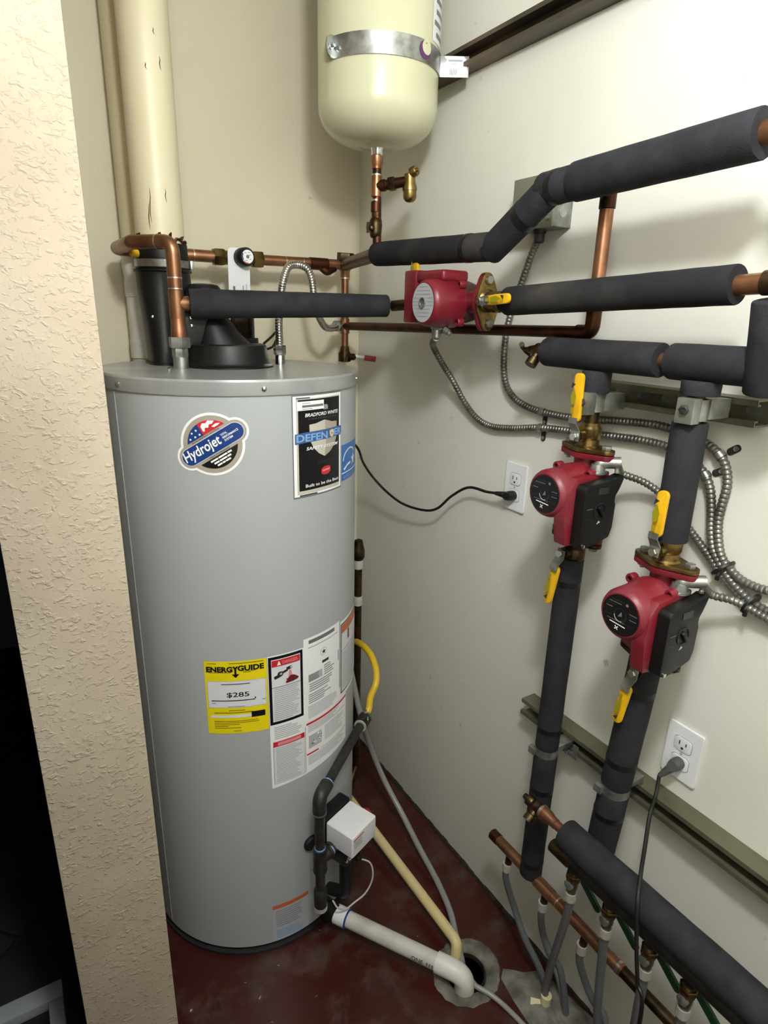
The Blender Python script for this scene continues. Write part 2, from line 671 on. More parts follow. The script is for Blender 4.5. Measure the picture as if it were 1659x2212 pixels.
struct('wall_bounce_left', abox(PXL - 0.12, PXL - 0.02, -2.4, -1.50, 0, CEIL), 'wall_paint', 'unseen cream wall beside the viewer, added to bounce and block light')  # unseen wall added to bounce light and keep the next room dark

# floor with a round hole for the drain
DC = V((-0.201, -0.967, 0))
bm = BM()
o4 = [bm.verts.new(p) for p in ((PXL, -2.7, 0), (0, -2.7, 0), (0, 0, 0), (PXL, 0, 0))]
ring = [bm.verts.new((DC.x + 0.082 * math.cos(2 * PI * k / 40), DC.y + 0.082 * math.sin(2 * PI * k / 40), 0)) for k in range(40)]
ed = [bm.edges.new((o4[i], o4[(i + 1) % 4])) for i in range(4)] + [bm.edges.new((ring[i], ring[(i + 1) % 40])) for i in range(40)]
bmesh.ops.triangle_fill(bm, edges=ed, use_beauty=True)
for f in list(bm.faces):
    c = f.calc_center_median()
    if (c - DC).length < 0.079:
        bm.faces.remove(f)
struct('floor', bm, 'red_floor_paint', 'dark red painted concrete floor', smooth=0)

# next room's tiled floor, laid diagonally, with its darkness in the colour
fl = struct('floor_hall', abox(-2.4, PXL, -2.3, 1.4, -0.03, -0.006), 'grout', 'unlit tiled floor beyond the partition')
ts = 0.30
e1 = V((0.69, -0.72, 0)); e2 = V((0.72, 0.69, 0))
tref = W(40, 2030, z=0)
me_tile = None
for i in range(-6, 7):
    for j in range(-6, 7):
        c = tref + e1 * (ts * (i + 0.5)) + e2 * (ts * (j + 0.5))
        if not (-2.1 < c.x < PXL - 0.02 and -1.0 < c.y < 1.2):
            continue
        if me_tile is None:
            o = mk('tile', box((0, 0, 0), e1, e2, (0, 0, 1), ts - 0.012, ts - 0.012, 0.012, 0.002), 'unlit_tile', fl)
            me_tile = o.data
        else:
            o = bpy.data.objects.new('tile', me_tile)
            COL.objects.link(o)
            o.parent = fl
        o.location = (c.x, c.y, -0.002)

# mortar fillet where floor meets the right wall and bare patch where the tubing leaves the slab
bm = BM()
for k in range(60):
    y0 = -0.05 - k * 0.026
    r = 0.004 + 0.004 * random.random()
    sweep(bm, [(-0.004, y0, 0.001), (-0.004, y0 - 0.024, 0.002 + 0.002 * random.random())], [r, r * 0.8], 6)
struct('trim_1', bm, 'grout', 'dirty joint between floor and right wall')

def lump(name, cx, cy, rx, ry, h, m, label, seed=1, n=26, rings=7, hole=0.0, kind='structure'):
    rnd = random.Random(seed)
    bm = BM()
    prev = None
    ph = [rnd.uniform(0, 6.28) for _ in range(4)]
    for i in range(rings + 1):
        t = 1 - i / rings * (1 - hole)
        cur = []
        for k in range(n):
            a = 2 * PI * k / n
            w = 1 + 0.10 * math.sin(3 * a + ph[0]) + 0.07 * math.sin(5 * a + ph[1]) + rnd.uniform(-0.03, 0.03)
            z = h * (1 - t ** 3) * rnd.uniform(0.55, 1.0) + 0.0008
            cur.append(bm.verts.new((cx + rx * t * w * math.cos(a), cy + ry * t * w * math.sin(a), z if i else 0.0006)))
        if prev:
            for k in range(n):
                bm.faces.new((prev[k], prev[(k + 1) % n], cur[(k + 1) % n], cur[k]))
        prev = cur
    if hole == 0:
        bm.faces.new(prev)
    return tag(mk(name, bm, m, None, 50), label, None, None, kind)

pa = W(1235, 2175, z=0)
lump('trim_2', -0.085, -1.22, 0.075, 0.20, 0.016, 'concrete', 'bare crumbly concrete where the tubing leaves the floor', 3)

# ------------------------------------------------------------------ floor drain
t = thing('floor_drain', 'round floor drain with a crumbly grey concrete collar', 'drain', DC)
rnd = random.Random(5)
bm = BM()
prev = None
for rr, zz in ((0.086, 0.0008), (0.080, 0.006), (0.066, 0.005), (0.055, 0.002), (0.050, -0.006), (0.049, -0.10)):
    cur = []
    for k in range(40):
        a = 2 * PI * k / 40
        w = 1 + (0.05 * math.sin(2 * a + 1) + 0.03 * rnd.uniform(-1, 1)) * (1 if rr > 0.06 else 0.15)
        cur.append(bm.verts.new((DC.x + rr * w * math.cos(a), DC.y + rr * w * math.sin(a), zz + (rnd.uniform(-0.002, 0.003) if 0.052 < rr < 0.084 else 0))))
    if prev:
        for k in range(40):
            bm.faces.new((prev[k], prev[(k + 1) % 40], cur[(k + 1) % 40], cur[k]))
    prev = cur
mk('collar', bm, 'concrete', t, 60)
bm = BM()
bmesh.ops.create_circle(bm, cap_ends=True, segments=32, radius=0.05)
bm.transform(Matrix.Translation((DC.x, DC.y, -0.095)))
mk('drain_bottom', bm, 'black_rubber', t)
mk('rim_ring', lathe((DC.x, DC.y, -0.012), (0, 0, 1), [(0, 0.0485), (0.012, 0.0485), (0.014, 0.046), (0.002, 0.0445), (0, 0.0485)], 36), 'steel_black', t)

# ------------------------------------------------------------------ pale frame lying on the dark tiles
t = thing('crate_frame', 'pale frame with a black opening on the dark tiles, lower left corner', 'frame', (-1.2, -0.6, 0.0))
fc = W(133, 2112, z=0.035)
fx1, fy1 = fc.x, fc.y
fw = 0.032
mk('rail', abox(fx1 - 0.34, fx1, fy1 - 0.045, fy1, 0.006, 0.035, 0.004), 'plastic_grey', t)
mk('rail', abox(fx1 - fw, fx1, fy1 - 0.40, fy1 - 0.0455, 0.006, 0.035, 0.004), 'plastic_grey', t)
mk('rail', abox(fx1 - 0.34, fx1 - 0.34 + fw, fy1 - 0.40, fy1 - 0.0455, 0.006, 0.035, 0.004), 'plastic_grey', t)
mk('rail', abox(fx1 - 0.34 + fw, fx1 - fw, fy1 - 0.40, fy1 - 0.40 + fw, 0.006, 0.035, 0.004), 'plastic_grey', t)
mk('backing', abox(fx1 - 0.33, fx1 - 0.01, fy1 - 0.39, fy1 - 0.02, 0.0045, 0.008), 'black_rubber', t)
mk('speckled_pad', abox(fx1 - 0.30, fx1 - 0.105, fy1 - 0.36, fy1 - 0.125, 0.009, 0.03, 0.006), 'concrete', t)

# ------------------------------------------------------------------ bare pendant lamp holder above the frame
t = thing('pendant_lamp', 'bare pendant lamp holder hanging from the ceiling above the view', 'lamp', LIGHT_POS)
mk('canopy', lathe((LIGHT_POS.x, LIGHT_POS.y, CEIL), (0, 0, -1), [(0.0005, 0.05), (0.012, 0.05), (0.02, 0.04), (0.025, 0.0)], 32), 'plastic_white', t)
mk('flex', tube([(LIGHT_POS.x, LIGHT_POS.y, CEIL - 0.02), (LIGHT_POS.x, LIGHT_POS.y, LIGHT_POS.z + 0.13)], 0.004, seg=8), 'cord_black', t)
mk('lamp_holder', lathe((LIGHT_POS.x, LIGHT_POS.y, LIGHT_POS.z + 0.075), (0, 0, 1), [(0, 0.022), (0.05, 0.022), (0.065, 0.008), (0.068, 0)], 20), 'plastic_white', t)

# ================================================================== WATER HEATER
HX, HY, HR = -0.54447, -0.38579, 0.28506
HZT = 1.4673
HC = V((HX, HY, 0))


def hp(ang, z, r=HR):
    a = math.radians(ang)
    return V((HX + r * math.cos(a), HY + r * math.sin(a), z))


def hdir(ang):
    a = math.radians(ang)
    return V((math.cos(a), math.sin(a), 0))


heater = thing('water_heater', 'tall grey cylindrical gas water heater standing on the red floor', 'water heater', (HX, HY, 0))
mk('jacket', lathe((HX, HY, 0), (0, 0, 1), [(0.022, HR - 0.004), (0.024, HR), (1.445, HR)], 128), 'heater_enamel', heater)
pan = mk('top_pan', lathe((HX, HY, 0), (0, 0, 1), [(1.4385, HR + 0.0005), (1.4375, HR + 0.0035), (1.441, HR + 0.004), (1.463, HR + 0.004), (HZT, HR + 0.0015), (HZT - 0.001, HR - 0.006), (HZT - 0.0015, 0.05), (HZT - 0.0015, 0)], 128), 'heater_pan', heater, 25)
mk('base_ring', lathe((HX, HY, 0), (0, 0, 1), [(0.0, HR + 0.004), (0.010, HR + 0.005), (0.012, HR - 0.010), (0.023, HR - 0.010)], 96), 'heater_base', heater)
for k in range(6):
    a = -156.8 + 60.5 * k
    mk('screw', lathe(hp(a, 1.4505, HR + 0.0035), hdir(a), [(0, 0.0052), (0.002, 0.0052), (0.0035, 0.0035), (0.004, 0)], 12), 'chrome', heater)
bm = BM()
for z in (0.03,):
    a0, a1 = -162.4, -161.2
    pts = [hp(a0, 0.03, HR + 0.0002), hp(a0, 0.03, HR + 0.0015), hp(a1, 0.03, HR + 0.0015), hp(a1, 0.03, HR + 0.0002)]
    lo_ = [bm.verts.new(p) for p in pts]
    hi_ = [bm.verts.new(p + V((0, 0, 1.405))) for p in pts]
    for i in range(3):
        bm.faces.new((lo_[i], lo_[i + 1], hi_[i + 1], hi_[i]))
mk('jacket_seam', bm, 'heater_enamel', heater)

# nipple + union for the hot riser
RX, RY = -0.657, -0.377
mk('hot_nipple', lathe((RX, RY, HZT - 0.002), (0, 0, 1), [(0, 0.0165), (0.032, 0.0165)], 20), 'galvanized', heater)

# ---- draft blower on the top pan
bl = mk('draft_blower', lathe((-0.537, -0.335, HZT - 0.002), (0, 0, 1), [(0, 0.106), (0.004, 0.106), (0.006, 0.101), (0.012, 0.0955), (0.046, 0.0905), (0.0505, 0.0885), (0.052, 0.084), (0.052, 0.0)], 56), 'black_plastic', heater)
# sloping volute rising from the drum towards the duct
def loft(sections, bm=None, cap=True):
    bm = bm or BM()
    rings = [[bm.verts.new(p) for p in s] for s in sections]
    n = len(rings[0])
    for a, b in zip(rings[:-1], rings[1:]):
        for k in range(n):
            bm.faces.new((a[k], a[(k + 1) % n], b[(k + 1) % n], b[k]))
    if cap:
        bm.faces.new(list(reversed(rings[0])))
        bm.faces.new(rings[-1])
    return bm

def ell(c, X, Y, rx, ry, n=24, p=1.0):
    out = []
    for k in range(n):
        a = 2 * PI * k / n
        ca, sa = math.cos(a), math.sin(a)
        ca = math.copysign(abs(ca) ** p, ca); sa = math.copysign(abs(sa) ** p, sa)
        out.append(V(c) + V(X) * (rx * ca) + V(Y) * (ry * sa))
    return out

zb = HZT + 0.048
mk('volute', loft([ell((-0.545, -0.330, zb), (1, 0, 0), (0, 1, 0), 0.066, 0.058), ell((-0.558, -0.322, zb + 0.030), (1, 0, 0), (0, 1, 0), 0.050, 0.050),
                   ell((-0.575, -0.308, zb + 0.080), (1, 0, 0), (0, 1, 0), 0.036, 0.040), ell((-0.584, -0.298, zb + 0.112), (1, 0, 0), (0, 1, 0), 0.030, 0.034)]), 'black_plastic', bl, 50)
mk('motor_cap', lathe((-0.572, -0.285, zb + 0.095), (0, 0, 1), [(0, 0.04), (0.028, 0.04), (0.036, 0.034), (0.039, 0.02), (0.039, 0)], 32), 'black_plastic', bl)
mk('inlet_housing', abox(-0.640, -0.565, -0.355, -0.255, HZT + 0.045, HZT + 0.135, 0.012), 'black_plastic', bl)
# control bracket behind the volute
cx_, cy_ = -0.463, -0.240
u_ = V((0.85, -0.52, 0)); n_ = V((-0.52, -0.85, 0))
fr = [(-0.026, 0), (0.026, 0), (0.026, 0.075), (0.018, 0.083), (-0.026, 0.083)]
bm = BM()
prism([(-0.028, 0.0), (-0.020, 0.0), (-0.020, 0.083), (-0.028, 0.083)], frame((cx_, cy_, zb), u_, (0, 0, 1), n_), 0.022, 0.001, bm)
prism([(0.019, 0.0), (0.027, 0.0), (0.027, 0.083), (0.019, 0.083)], frame((cx_, cy_, zb), u_, (0, 0, 1), n_), 0.022, 0.001, bm)
prism([(-0.02, 0.075), (0.019, 0.075), (0.019, 0.083), (-0.02, 0.083)], frame((cx_, cy_, zb), u_, (0, 0, 1), n_), 0.022, 0.001, bm)
prism([(-0.028, -0.003), (0.036, -0.003), (0.036, 0.012), (-0.028, 0.012)], frame((cx_, cy_, zb), u_, (0, 0, 1), n_), 0.026, 0.001, bm)
mk('control_bracket', bm, 'black_plastic', bl)
mk('control_board', prism([(-0.02, 0.012), (0.019, 0.012), (0.019, 0.075), (-0.02, 0.075)], frame((cx_, cy_, zb), u_, (0, 0, 1), n_), 0.004), 'brass_dark', bl)
for px_, py_ in ((413, 686), (415, 703)):
    p = W(px_, py_, y=-0.358)
    mk('screw', lathe(p + V((0, 0.004, 0)), (0, -1, 0), [(0, 0.0035), (0.004, 0.0035), (0.006, 0)], 10), 'chrome', bl)
# small leads from the blower
for k_, (pa_, pb_, pc_) in enumerate((((570, 742), (586, 728), (603, 713)), ((572, 756), (590, 748), (601, 728)))):
    q_ = [W(*pa_, y=-0.30), W(*pb_, y=-0.285), W(*pc_, y=-0.268), W(pc_[0] + 6, pc_[1] + 25, y=-0.258)]
    mk('lead', sweep(BM(), spline(q_, 6), 0.0032, 8), 'cord_black', bl)
for px_, py_ in ((337, 781), (417, 787), (366, 798)):
    p = W(px_, py_, z=HZT + 0.003)
    mk('screw', lathe((p.x, p.y, HZT - 0.001), (0, 0, 1), [(0, 0.0042), (0.006, 0.0042), (0.008, 0)], 10), 'chrome', bl)

# ---- exhaust duct (rubber boot) under the vent pipe
VX, VY = -0.640, -0.196
sec = []
for zz, rx, ry, cx0, cy0, p in ((HZT - 0.002, 0.060, 0.066, -0.640, -0.235, 0.5), (HZT + 0.004, 0.060, 0.066, -0.640, -0.235, 0.5), (HZT + 0.0045, 0.054, 0.060, -0.640, -0.232, 0.55), (HZT + 0.08, 0.056, 0.060, VX, VY - 0.024, 0.65),
                            (HZT + 0.165, 0.061, 0.062, VX, VY - 0.004, 0.85), (HZT + 0.205, 0.0615, 0.0615, VX, VY, 1.0), (HZT + 0.207, 0.066, 0.066, VX, VY, 1.0), (HZT + 0.211, 0.066, 0.066, VX, VY, 1.0),
                            (HZT + 0.213, 0.060, 0.060, VX, VY, 1.0), (HZT + 0.268, 0.059, 0.059, VX, VY, 1.0)):
    sec.append(ell((cx0, cy0, zz), (1, 0, 0), (0, 1, 0), rx, ry, 40, p))
duct = mk('exhaust_boot', loft(sec), 'black_plastic', heater, 40)
mk('band_clamp', lathe((VX, VY, HZT + 0.216), (0, 0, 1), [(0, 0.0612), (0, 0.0622), (0.016, 0.0622), (0.016, 0.0612)], 48), 'galvanized', duct)
mk('clamp_tail', abox(VX + 0.058, VX + 0.066, VY - 0.03, VY - 0.006, HZT + 0.214, HZT + 0.234, 0.002), 'galvanized', duct)
pb = W(331, 684, y=-0.262)
mk('rivet', lathe(pb + V((0, 0.006, 0)), (-0.3, -1, 0), [(0, 0.003), (0.005, 0.003), (0.006, 0)], 8), 'chrome', duct)
mk('yellow_cap', lathe((VX - 0.058, VY - 0.022, HZT + 0.243), (-0.93, -0.36, 0.0), [(0, 0.0085), (0.014, 0.0085), (0.017, 0.006), (0.018, 0)], 14), 'yellow_vinyl', duct)

# ================================================================== VENT AND PLUMBING PIPES ON THE LEFT
t = thing('vent_pipe', 'wide cream plastic vent pipe rising from the black blower duct', 'pipe', (VX, VY, 1.72))
mk('pipe', tube([(VX, VY, 1.705), (VX, VY, 2.455)], 0.054, seg=48), 'pvc_cream', t)
bm = BM()
rnd = random.Random(11)
for k in range(34):                                   # torn brown sealing at the foot of the pipe
    a = rnd.uniform(-2.9, 0.9)
    zz = 1.735 + rnd.uniform(-0.005, 0.012)
    p = V((VX + 0.0548 * math.cos(a), VY + 0.0548 * math.sin(a), zz))
    q = p + V((math.cos(a) * 0.003 + rnd.uniform(-.006, .006), math.sin(a) * 0.003 + rnd.uniform(-.006, .006), rnd.uniform(0.003, 0.012)))
    sweep(bm, [p, (p + q) / 2 + V((0, 0, .002)), q], [0.0042, 0.0034, 0.0010], 5)
mk('sealant_crust', bm, 'copper_dark', t)
def on_vent(p, r=0.0542):
    d = V((p.x - VX, p.y - VY, 0)).normalized()
    return V((VX, VY, p.z)) + d * r
for px_, y0_, y1_ in ((322, 405, 480), (318, 440, 495), (355, 408, 437), (343, 122, 152), (313, 135, 150), (328, 60, 75)):
    p0, p1 = W(px_, y0_, y=VY - 0.05), W(px_ + 3, y1_, y=VY - 0.05)
    pp = [on_vent(p0 + (p1 - p0) * k / 4 + V((0.0012 * math.sin(k * 2), 0, 0))) for k in range(5)]
    mk('drip_stain', sweep(BM(), pp, [0.0003, 0.0008, 0.0010, 0.0007, 0.0003], 6), 'copper_dark', t)

WX, WY = -0.657, -0.050
t = thing('intake_pipe', 'white plastic pipe in the shade behind the cream vent pipe', 'pipe', (WX, WY, 0))
mk('pipe', tube([(WX, WY, 0.0), (WX, WY, 2.455)], 0.0445, seg=36), 'pvc_cream', t)
mk('coupling', lathe((WX, WY, 1.468), (0, 0, 1), [(0, 0.0448), (0, 0.048), (0.045, 0.048), (0.046, 0.0462), (0.15, 0.0462), (0.151, 0.048), (0.185, 0.048), (0.195, 0.0465), (0.22, 0.049), (0.25, 0.049), (0.255, 0.0448)], 36), 'pvc_white', t)
mk('escutcheon', lathe((WX, WY, 1.452), (0, 0, 1), [(0, 0.045), (0, 0.049), (0.004, 0.0492), (0.006, 0.045)], 36), 'steel_black', t)


def band(o, axis, r, w=0.003, m='solder', parent=None, name='solder_ring'):
    axis = V(axis).normalized()
    return mk(name, lathe(V(o) - axis * (w / 2), axis, [(0, r), (0, r + 0.0006), (w, r + 0.0006), (w, r)], 24), m, parent)


# hot riser, loop round the vent pipe, run along the back wall
RUNY, RUNZ = -0.118, 1.7225
R1 = 0.0143
t = thing('hot_water_pipe', 'bright copper hot water pipe with elbows looping behind the vent pipe', 'pipe', (RX, RY, HZT))
zt = 1.726
lx, ly = -0.7235, -0.300
mk('riser', tube([(RX, RY, HZT + 0.075), (RX, RY, HZT + 0.13)], R1, seg=20), 'copper_bright', t)
el = mk('loop', tube([(RX, RY, HZT + 0.128), (RX, RY, zt), (lx, ly, zt), (-0.728, RUNY, zt - 0.001), (-0.60, RUNY, RUNZ), (W(514, 555, y=RUNY).x - 0.05, RUNY, RUNZ)], R1 + 0.0006, bend=0.024, seg=22), 'copper', t)
dl = (V((lx, ly, 0)) - V((RX, RY, 0))).normalized()
band((RX, RY, 1.655), (0, 0, 1), R1 + 0.0004, parent=t)
band((RX, RY, 1.633), (0, 0, 1), R1 + 0.0004, parent=t)
band(V((RX, RY, zt)) + dl * 0.036, dl, R1 + 0.0004, parent=t)
band((-0.545, RUNY, RUNZ), (1, 0, 0), R1 + 0.0004, parent=t)
mk('tee', lathe((RX, RY, 1.572), (0, 0, 1), [(0, R1), (0.001, R1 + 0.0018), (0.058, R1 + 0.0018), (0.06, R1)], 22), 'copper', t)
mk('tee_branch', lathe((RX, RY, 1.6035), (0.93, 0.02, 0), [(0.0, 0.0155), (0.026, 0.0155), (0.027, 0.0143)], 22), 'copper', t)
mk('adapter', lathe((RX, RY, HZT + 0.064), (0, 0, 1), [(0, R1 + 0.003), (0.020, R1 + 0.002), (0.024, R1 + 0.0012), (0.072, R1 + 0.0014), (0.073, R1)], 22), 'copper', t)
mk('union_nut', hexnut((RX, RY, HZT + 0.043), (0, 0, 1), 0.0235, 0.023), 'zinc_dull', t)
mk('union_tail', lathe((RX, RY, HZT + 0.024), (0, 0, 1), [(0, 0.0175), (0.003, 0.0185), (0.016, 0.0185), (0.019, 0.0175)], 8), 'galvanized', t)

# mixing valve on the back run
mxp = W(514, 555, y=RUNY)
t = thing('mixing_valve', 'thermostatic mixing valve with black knob, white dial and hanging white tag', 'valve', (mxp.x, RUNY, RUNZ))
mx0 = mxp.x
mk('body', tube([(mx0 - 0.038, RUNY, RUNZ), (mx0 + 0.038, RUNY, RUNZ)], 0.0175, seg=20), 'brass', t)
for s in (-1, 1):
    mk('union_nut', hexnut((mx0 + s * 0.052 - 0.014, RUNY, RUNZ), (1, 0, 0), 0.0225, 0.028), 'brass', t)
kd = V((0.16, -1, 0.03)).normalized()
kn = V((mx0, RUNY, RUNZ)) + kd * 0.012
prof = [(0, 0.021), (0.010, 0.024), (0.036, 0.023), (0.040, 0.020)]
knob = mk('knob', lathe(kn, kd, prof + [(0.040, 0)], 22), 'black_plastic', t)
xk, yk, zk = basis(kd)
P = Print(plane_map(kn + kd * 0.0405, -xk if (-xk).x > 0 else xk, V((0, 0, 1))), lift=0.0003)
P.disc(0, 0, 0.0165, 'ink_white', 1)
P.disc(0, 0, 0.0045, 'ink_midgrey', 2)
P.poly([(0.0165 * math.cos(a), 0.0165 * math.sin(a)) for a in [math.radians(d) for d in range(150, 216, 8)]] + [(0.0135 * math.cos(a), 0.0135 * math.sin(a)) for a in [math.radians(d) for d in range(214, 149, -8)]], 'ink_navy', 3)
P.poly([(0.0165 * math.cos(a), 0.0165 * math.sin(a)) for a in [math.radians(d) for d in range(222, 285, 8)]] + [(0.0135 * math.cos(a), 0.0135 * math.sin(a)) for a in [math.radians(d) for d in range(278, 221, -8)]], 'ink_pink', 3)
for k, (a, b) in enumerate(((-0.006, 0.009), (0.004, 0.010), (0.006, 0.004), (-0.004, -0.009), (0.007, -0.006))):
    P.rect(a - 0.003, b - 0.0008, a + 0.003, b + 0.0008, 'ink_grey', 3)
P.build('dial', knob)
tg = roundrect(0.058, 0.115, 0.012)
tagb = mk('tag', prism(tg, frame((mx0 - 0.006, RUNY - 0.021, RUNZ - 0.034), (1, 0.0, 0), (0, -0.05, 1), (0, -1, 0)), 0.0012, 0), 'plastic_white', t)
P = Print(plane_map((mx0 - 0.006, RUNY - 0.0226, RUNZ - 0.034), (1, 0, 0), (0, -0.05, 1)), lift=0.0004)
P.rect(-0.018, -0.052, -0.012, -0.036, 'ink_midgrey', 1)
P.rect(0.008, -0.05, 0.011, -0.034, 'ink_grey', 1)
P.rect(0.017, -0.05, 0.020, -0.03, 'ink_lightgrey', 1)
P.build('tag_print', tagb)

# run right of the valve up to the corner tee
TX = W(744, 570, y=RUNY).x
t = thing('mixed_water_pipe', 'weathered copper pipe along the back wall from mixing valve to corner tee', 'pipe', (mx0 + 0.06, RUNY, RUNZ))
mk('pipe', tube([(mx0 + 0.05, RUNY, RUNZ), (TX, RUNY, RUNZ + 0.002)], 0.0136, seg=20), 'copper', t)
for px_ in (563, 616, 653):
    xx = W(px_, 562, y=RUNY).x
    band((xx, RUNY, RUNZ), (1, 0, 0), 0.0136, parent=t)
mk('coupling', lathe((W(668, 565, y=RUNY).x, RUNY, RUNZ), (1, 0, 0), [(0, 0.0136), (0.001, 0.0165), (0.055, 0.0165), (0.056, 0.0136)], 20), 'copper_dark', t)
mk('elbow_branch', tube([(W(690, 568, y=RUNY).x, RUNY, RUNZ - 0.004), (W(705, 573, y=RUNY).x, RUNY - 0.004, RUNZ - 0.021), (W(722, 572, y=RUNY).x, RUNY, RUNZ - 0.008)], 0.0105, bend=0.01, seg=14), 'copper_dark', t)

# corner tee with drop pipe, red handled drain valve, and cold run along the right wall
T2Z = 1.556
t = thing('cold_water_pipe', 'dark copper drop pipe in the corner with long run along right wall', 'pipe', (TX, RUNY, 1.47))
FE = V((-0.188, -0.428, 1.728))
mk('tee', tube([(TX, RUNY, RUNZ + 0.002), (FE.x, FE.y + 0.01, FE.z)], 0.0165, seg=20), 'brass_dark', t)
mk('tee_cap', hexnut((TX, RUNY - 0.006, RUNZ + 0.012), (0.0, -0.1, 1), 0.0245, 0.022), 'brass_dark', t)
mk('tee_drop', lathe((TX, RUNY - 0.004, RUNZ + 0.012), (0, 0, -1), [(0, 0.019), (0.018, 0.0185), (0.03, 0.0135), (0.05, 0.0135)], 20), 'copper', t)
mk('drop', tube([(TX, RUNY - 0.004, RUNZ), (TX, RUNY - 0.004, 1.485)], 0.0105, seg=16), 'copper', t)
band((TX, RUNY - 0.004, RUNZ - 0.034), (0, 0, 1), 0.0135, parent=t)
mk('tee', lathe((TX, RUNY - 0.004, T2Z - 0.022), (0, 0, 1), [(0, 0.0105), (0.001, 0.0135), (0.043, 0.0135), (0.044, 0.0105)], 18), 'copper', t)
ELB = V((-0.090, -1.022, 1.569))
mk('run', tube([(TX, RUNY - 0.004, T2Z), (TX + 0.003, RUNY - 0.14, T2Z + 0.002), (ELB.x, ELB.y, ELB.z), (ELB.x, ELB.y, 1.792), (-0.146, ELB.y - 0.008, 1.802)], 0.0112, bend=0.022, seg=18), 'copper_dark', t)
mk('riser_sleeve', lathe((ELB.x, ELB.y, 1.598), (0, 0, 1), [(0, 0.0112), (0.0, 0.0118), (0.17, 0.0118), (0.17, 0.0112)], 18), 'copper', t)
for z_ in (1.600, 1.768):
    mk('fitting_collar', lathe((ELB.x, ELB.y, z_), (0, 0, 1), [(0, 0.0112), (0.001, 0.0136), (0.026, 0.0136), (0.027, 0.0112)], 18), 'copper_dark', t)
mk('elbow', tube([ELB + V((-0.0005, 0.032, -0.0004)), ELB, ELB + V((0, 0, 0.034))], 0.0135, bend=0.02, seg=18), 'copper_dark', t)

t = thing('drain_valve', 'small brass drain valve with red lever in the corner behind the heater top', 'valve', (TX, RUNY - 0.004, 1.455))
mk('body', lathe((TX, RUNY - 0.004, 1.452), (0, 0, 1), [(0, 0.012), (0.003, 0.019), (0.026, 0.019), (0.032, 0.015), (0.045, 0.0125), (0.047, 0.0105)], 10), 'brass_dark', t)
hv = V((0.92, -0.36, -0.12)).normalized()
b0 = V((TX, RUNY - 0.004, 1.468))
mk('stem', lathe(b0, (0.7, -0.7, 0), [(0.01, 0.010), (0.03, 0.010), (0.034, 0.006), (0.036, 0)], 12), 'brass_dark', t)
hb = b0 + V((0.02, -0.022, 0.002))
xh, yh, zh = basis(hv)
mk('lever', box(hb + hv * 0.018, hv, V((0, 0, 1)).cross(hv).normalized(), hv.cross(V((0, 0, 1)).cross(hv).normalized()), 0.03, 0.003, 0.011, 0.001), 'galvanized', t)
mk('lever_sleeve', box(hb + hv * 0.049, hv, V((0, 0, 1)).cross(hv).normalized(), hv.cross(V((0, 0, 1)).cross(hv).normalized()), 0.036, 0.007, 0.0165, 0.003), 'red_vinyl', t)

# braided connector between heater and corner tee
CX, CY = W(605, 786, z=HZT).x, W(605, 786, z=HZT).y
t = thing('flexible_connector', 'corrugated stainless water connector arching over the heater top', 'hose', (CX, CY, HZT))
zc = 1.700
pA = V((CX, CY, HZT + 0.045))
pB = Dp(611, 610, 1.53)
pC = Dp(640, 572, 1.56)
pD = Dp(672, 600, 1.58)
pE = Dp(683, 670, 1.62)
pF = Dp(700, 704, 1.68)
pG = V((TX - 0.028, RUNY - 0.006, T2Z))
pts = [pA, pA + V((0, 0, 0.06)), Dp(607, 640, 1.53), pB, Dp(622, 578, 1.54), pC, Dp(661, 579, 1.57), pD, Dp(678, 640, 1.60), pE, pF, Dp(716, 709, 1.73), pG]
mk('hose', ribbed(pts, 0.0098, 0.0065, 0.0011, 14, 8), 'stainless', t)
mk('hex_nut', hexnut((CX, CY, HZT + 0.022), (0, 0, 1), 0.0155, 0.024), 'chrome', t)
mk('collar', lathe((CX, CY, HZT), (0, 0, 1), [(-0.002, 0.0125), (0.020, 0.0125), (0.024, 0.010)], 18), 'chrome', t)
dg = (pG - Dp(716, 709, 1.73)).normalized()
mk('end_nut', hexnut(pG - dg * 0.012, dg, 0.0165, 0.030), 'zinc_dull', t)

# ================================================================== FOAM SLEEVES, TANK, STRUTS ON THE RIGHT WALL
def sleeve(name, label, pts, r, m='foam', bend=0.0, bands=(), group=None, ends=None):
    """foam sleeve thing; bands = [(point on axis, direction)], ends: slightly irregular cut"""
    p = fillet(pts, bend)
    t = thing(name, label, 'insulation', V(pts[0]), group)
    rr = r if isinstance(r, (list, tuple)) else None
    bm = BM()
    q = []
    for a, b in zip(p[:-1], p[1:]):
        n = max(1, int((b - a).length / 0.03))
        for k in range(n):
            q.append(a + (b - a) * k / n)
    q.append(p[-1])
    L = [0]
    for a, b in zip(q[:-1], q[1:]):
        L.append(L[-1] + (b - a).length)
    rnd = random.Random(len(label))
    rad = []
    for i, l in enumerate(L):
        f = l / L[-1]
        base = rr[0] + (rr[1] - rr[0]) * f if rr else r
        rad.append(base * (1 + rnd.uniform(-0.012, 0.012)))
    d0 = (q[1] - q[0]).normalized(); d1 = (q[-1] - q[-2]).normalized()
    q = [q[0]] + [q[0] + d0 * 0.002] + q[1:-1] + [q[-1] - d1 * 0.002, q[-1]]
    rad = [rad[0] * 0.965] + rad[:-1] + [rad[-1], rad[-1] * 0.965]
    sweep(bm, q, rad, 26)
    mk('foam_tube', bm, m, t)
    for (c, d, w) in bands:
        base = r if not rr else (rr[0] + rr[1]) / 2
        c = V(c); d = V(d).normalized()
        mk('tape_band', lathe(c - d * (w / 2), d, [(0, base * 0.99), (0, base * 1.025), (w, base * 1.025), (w, base * 0.99)], 28), 'tape', t)
    return t


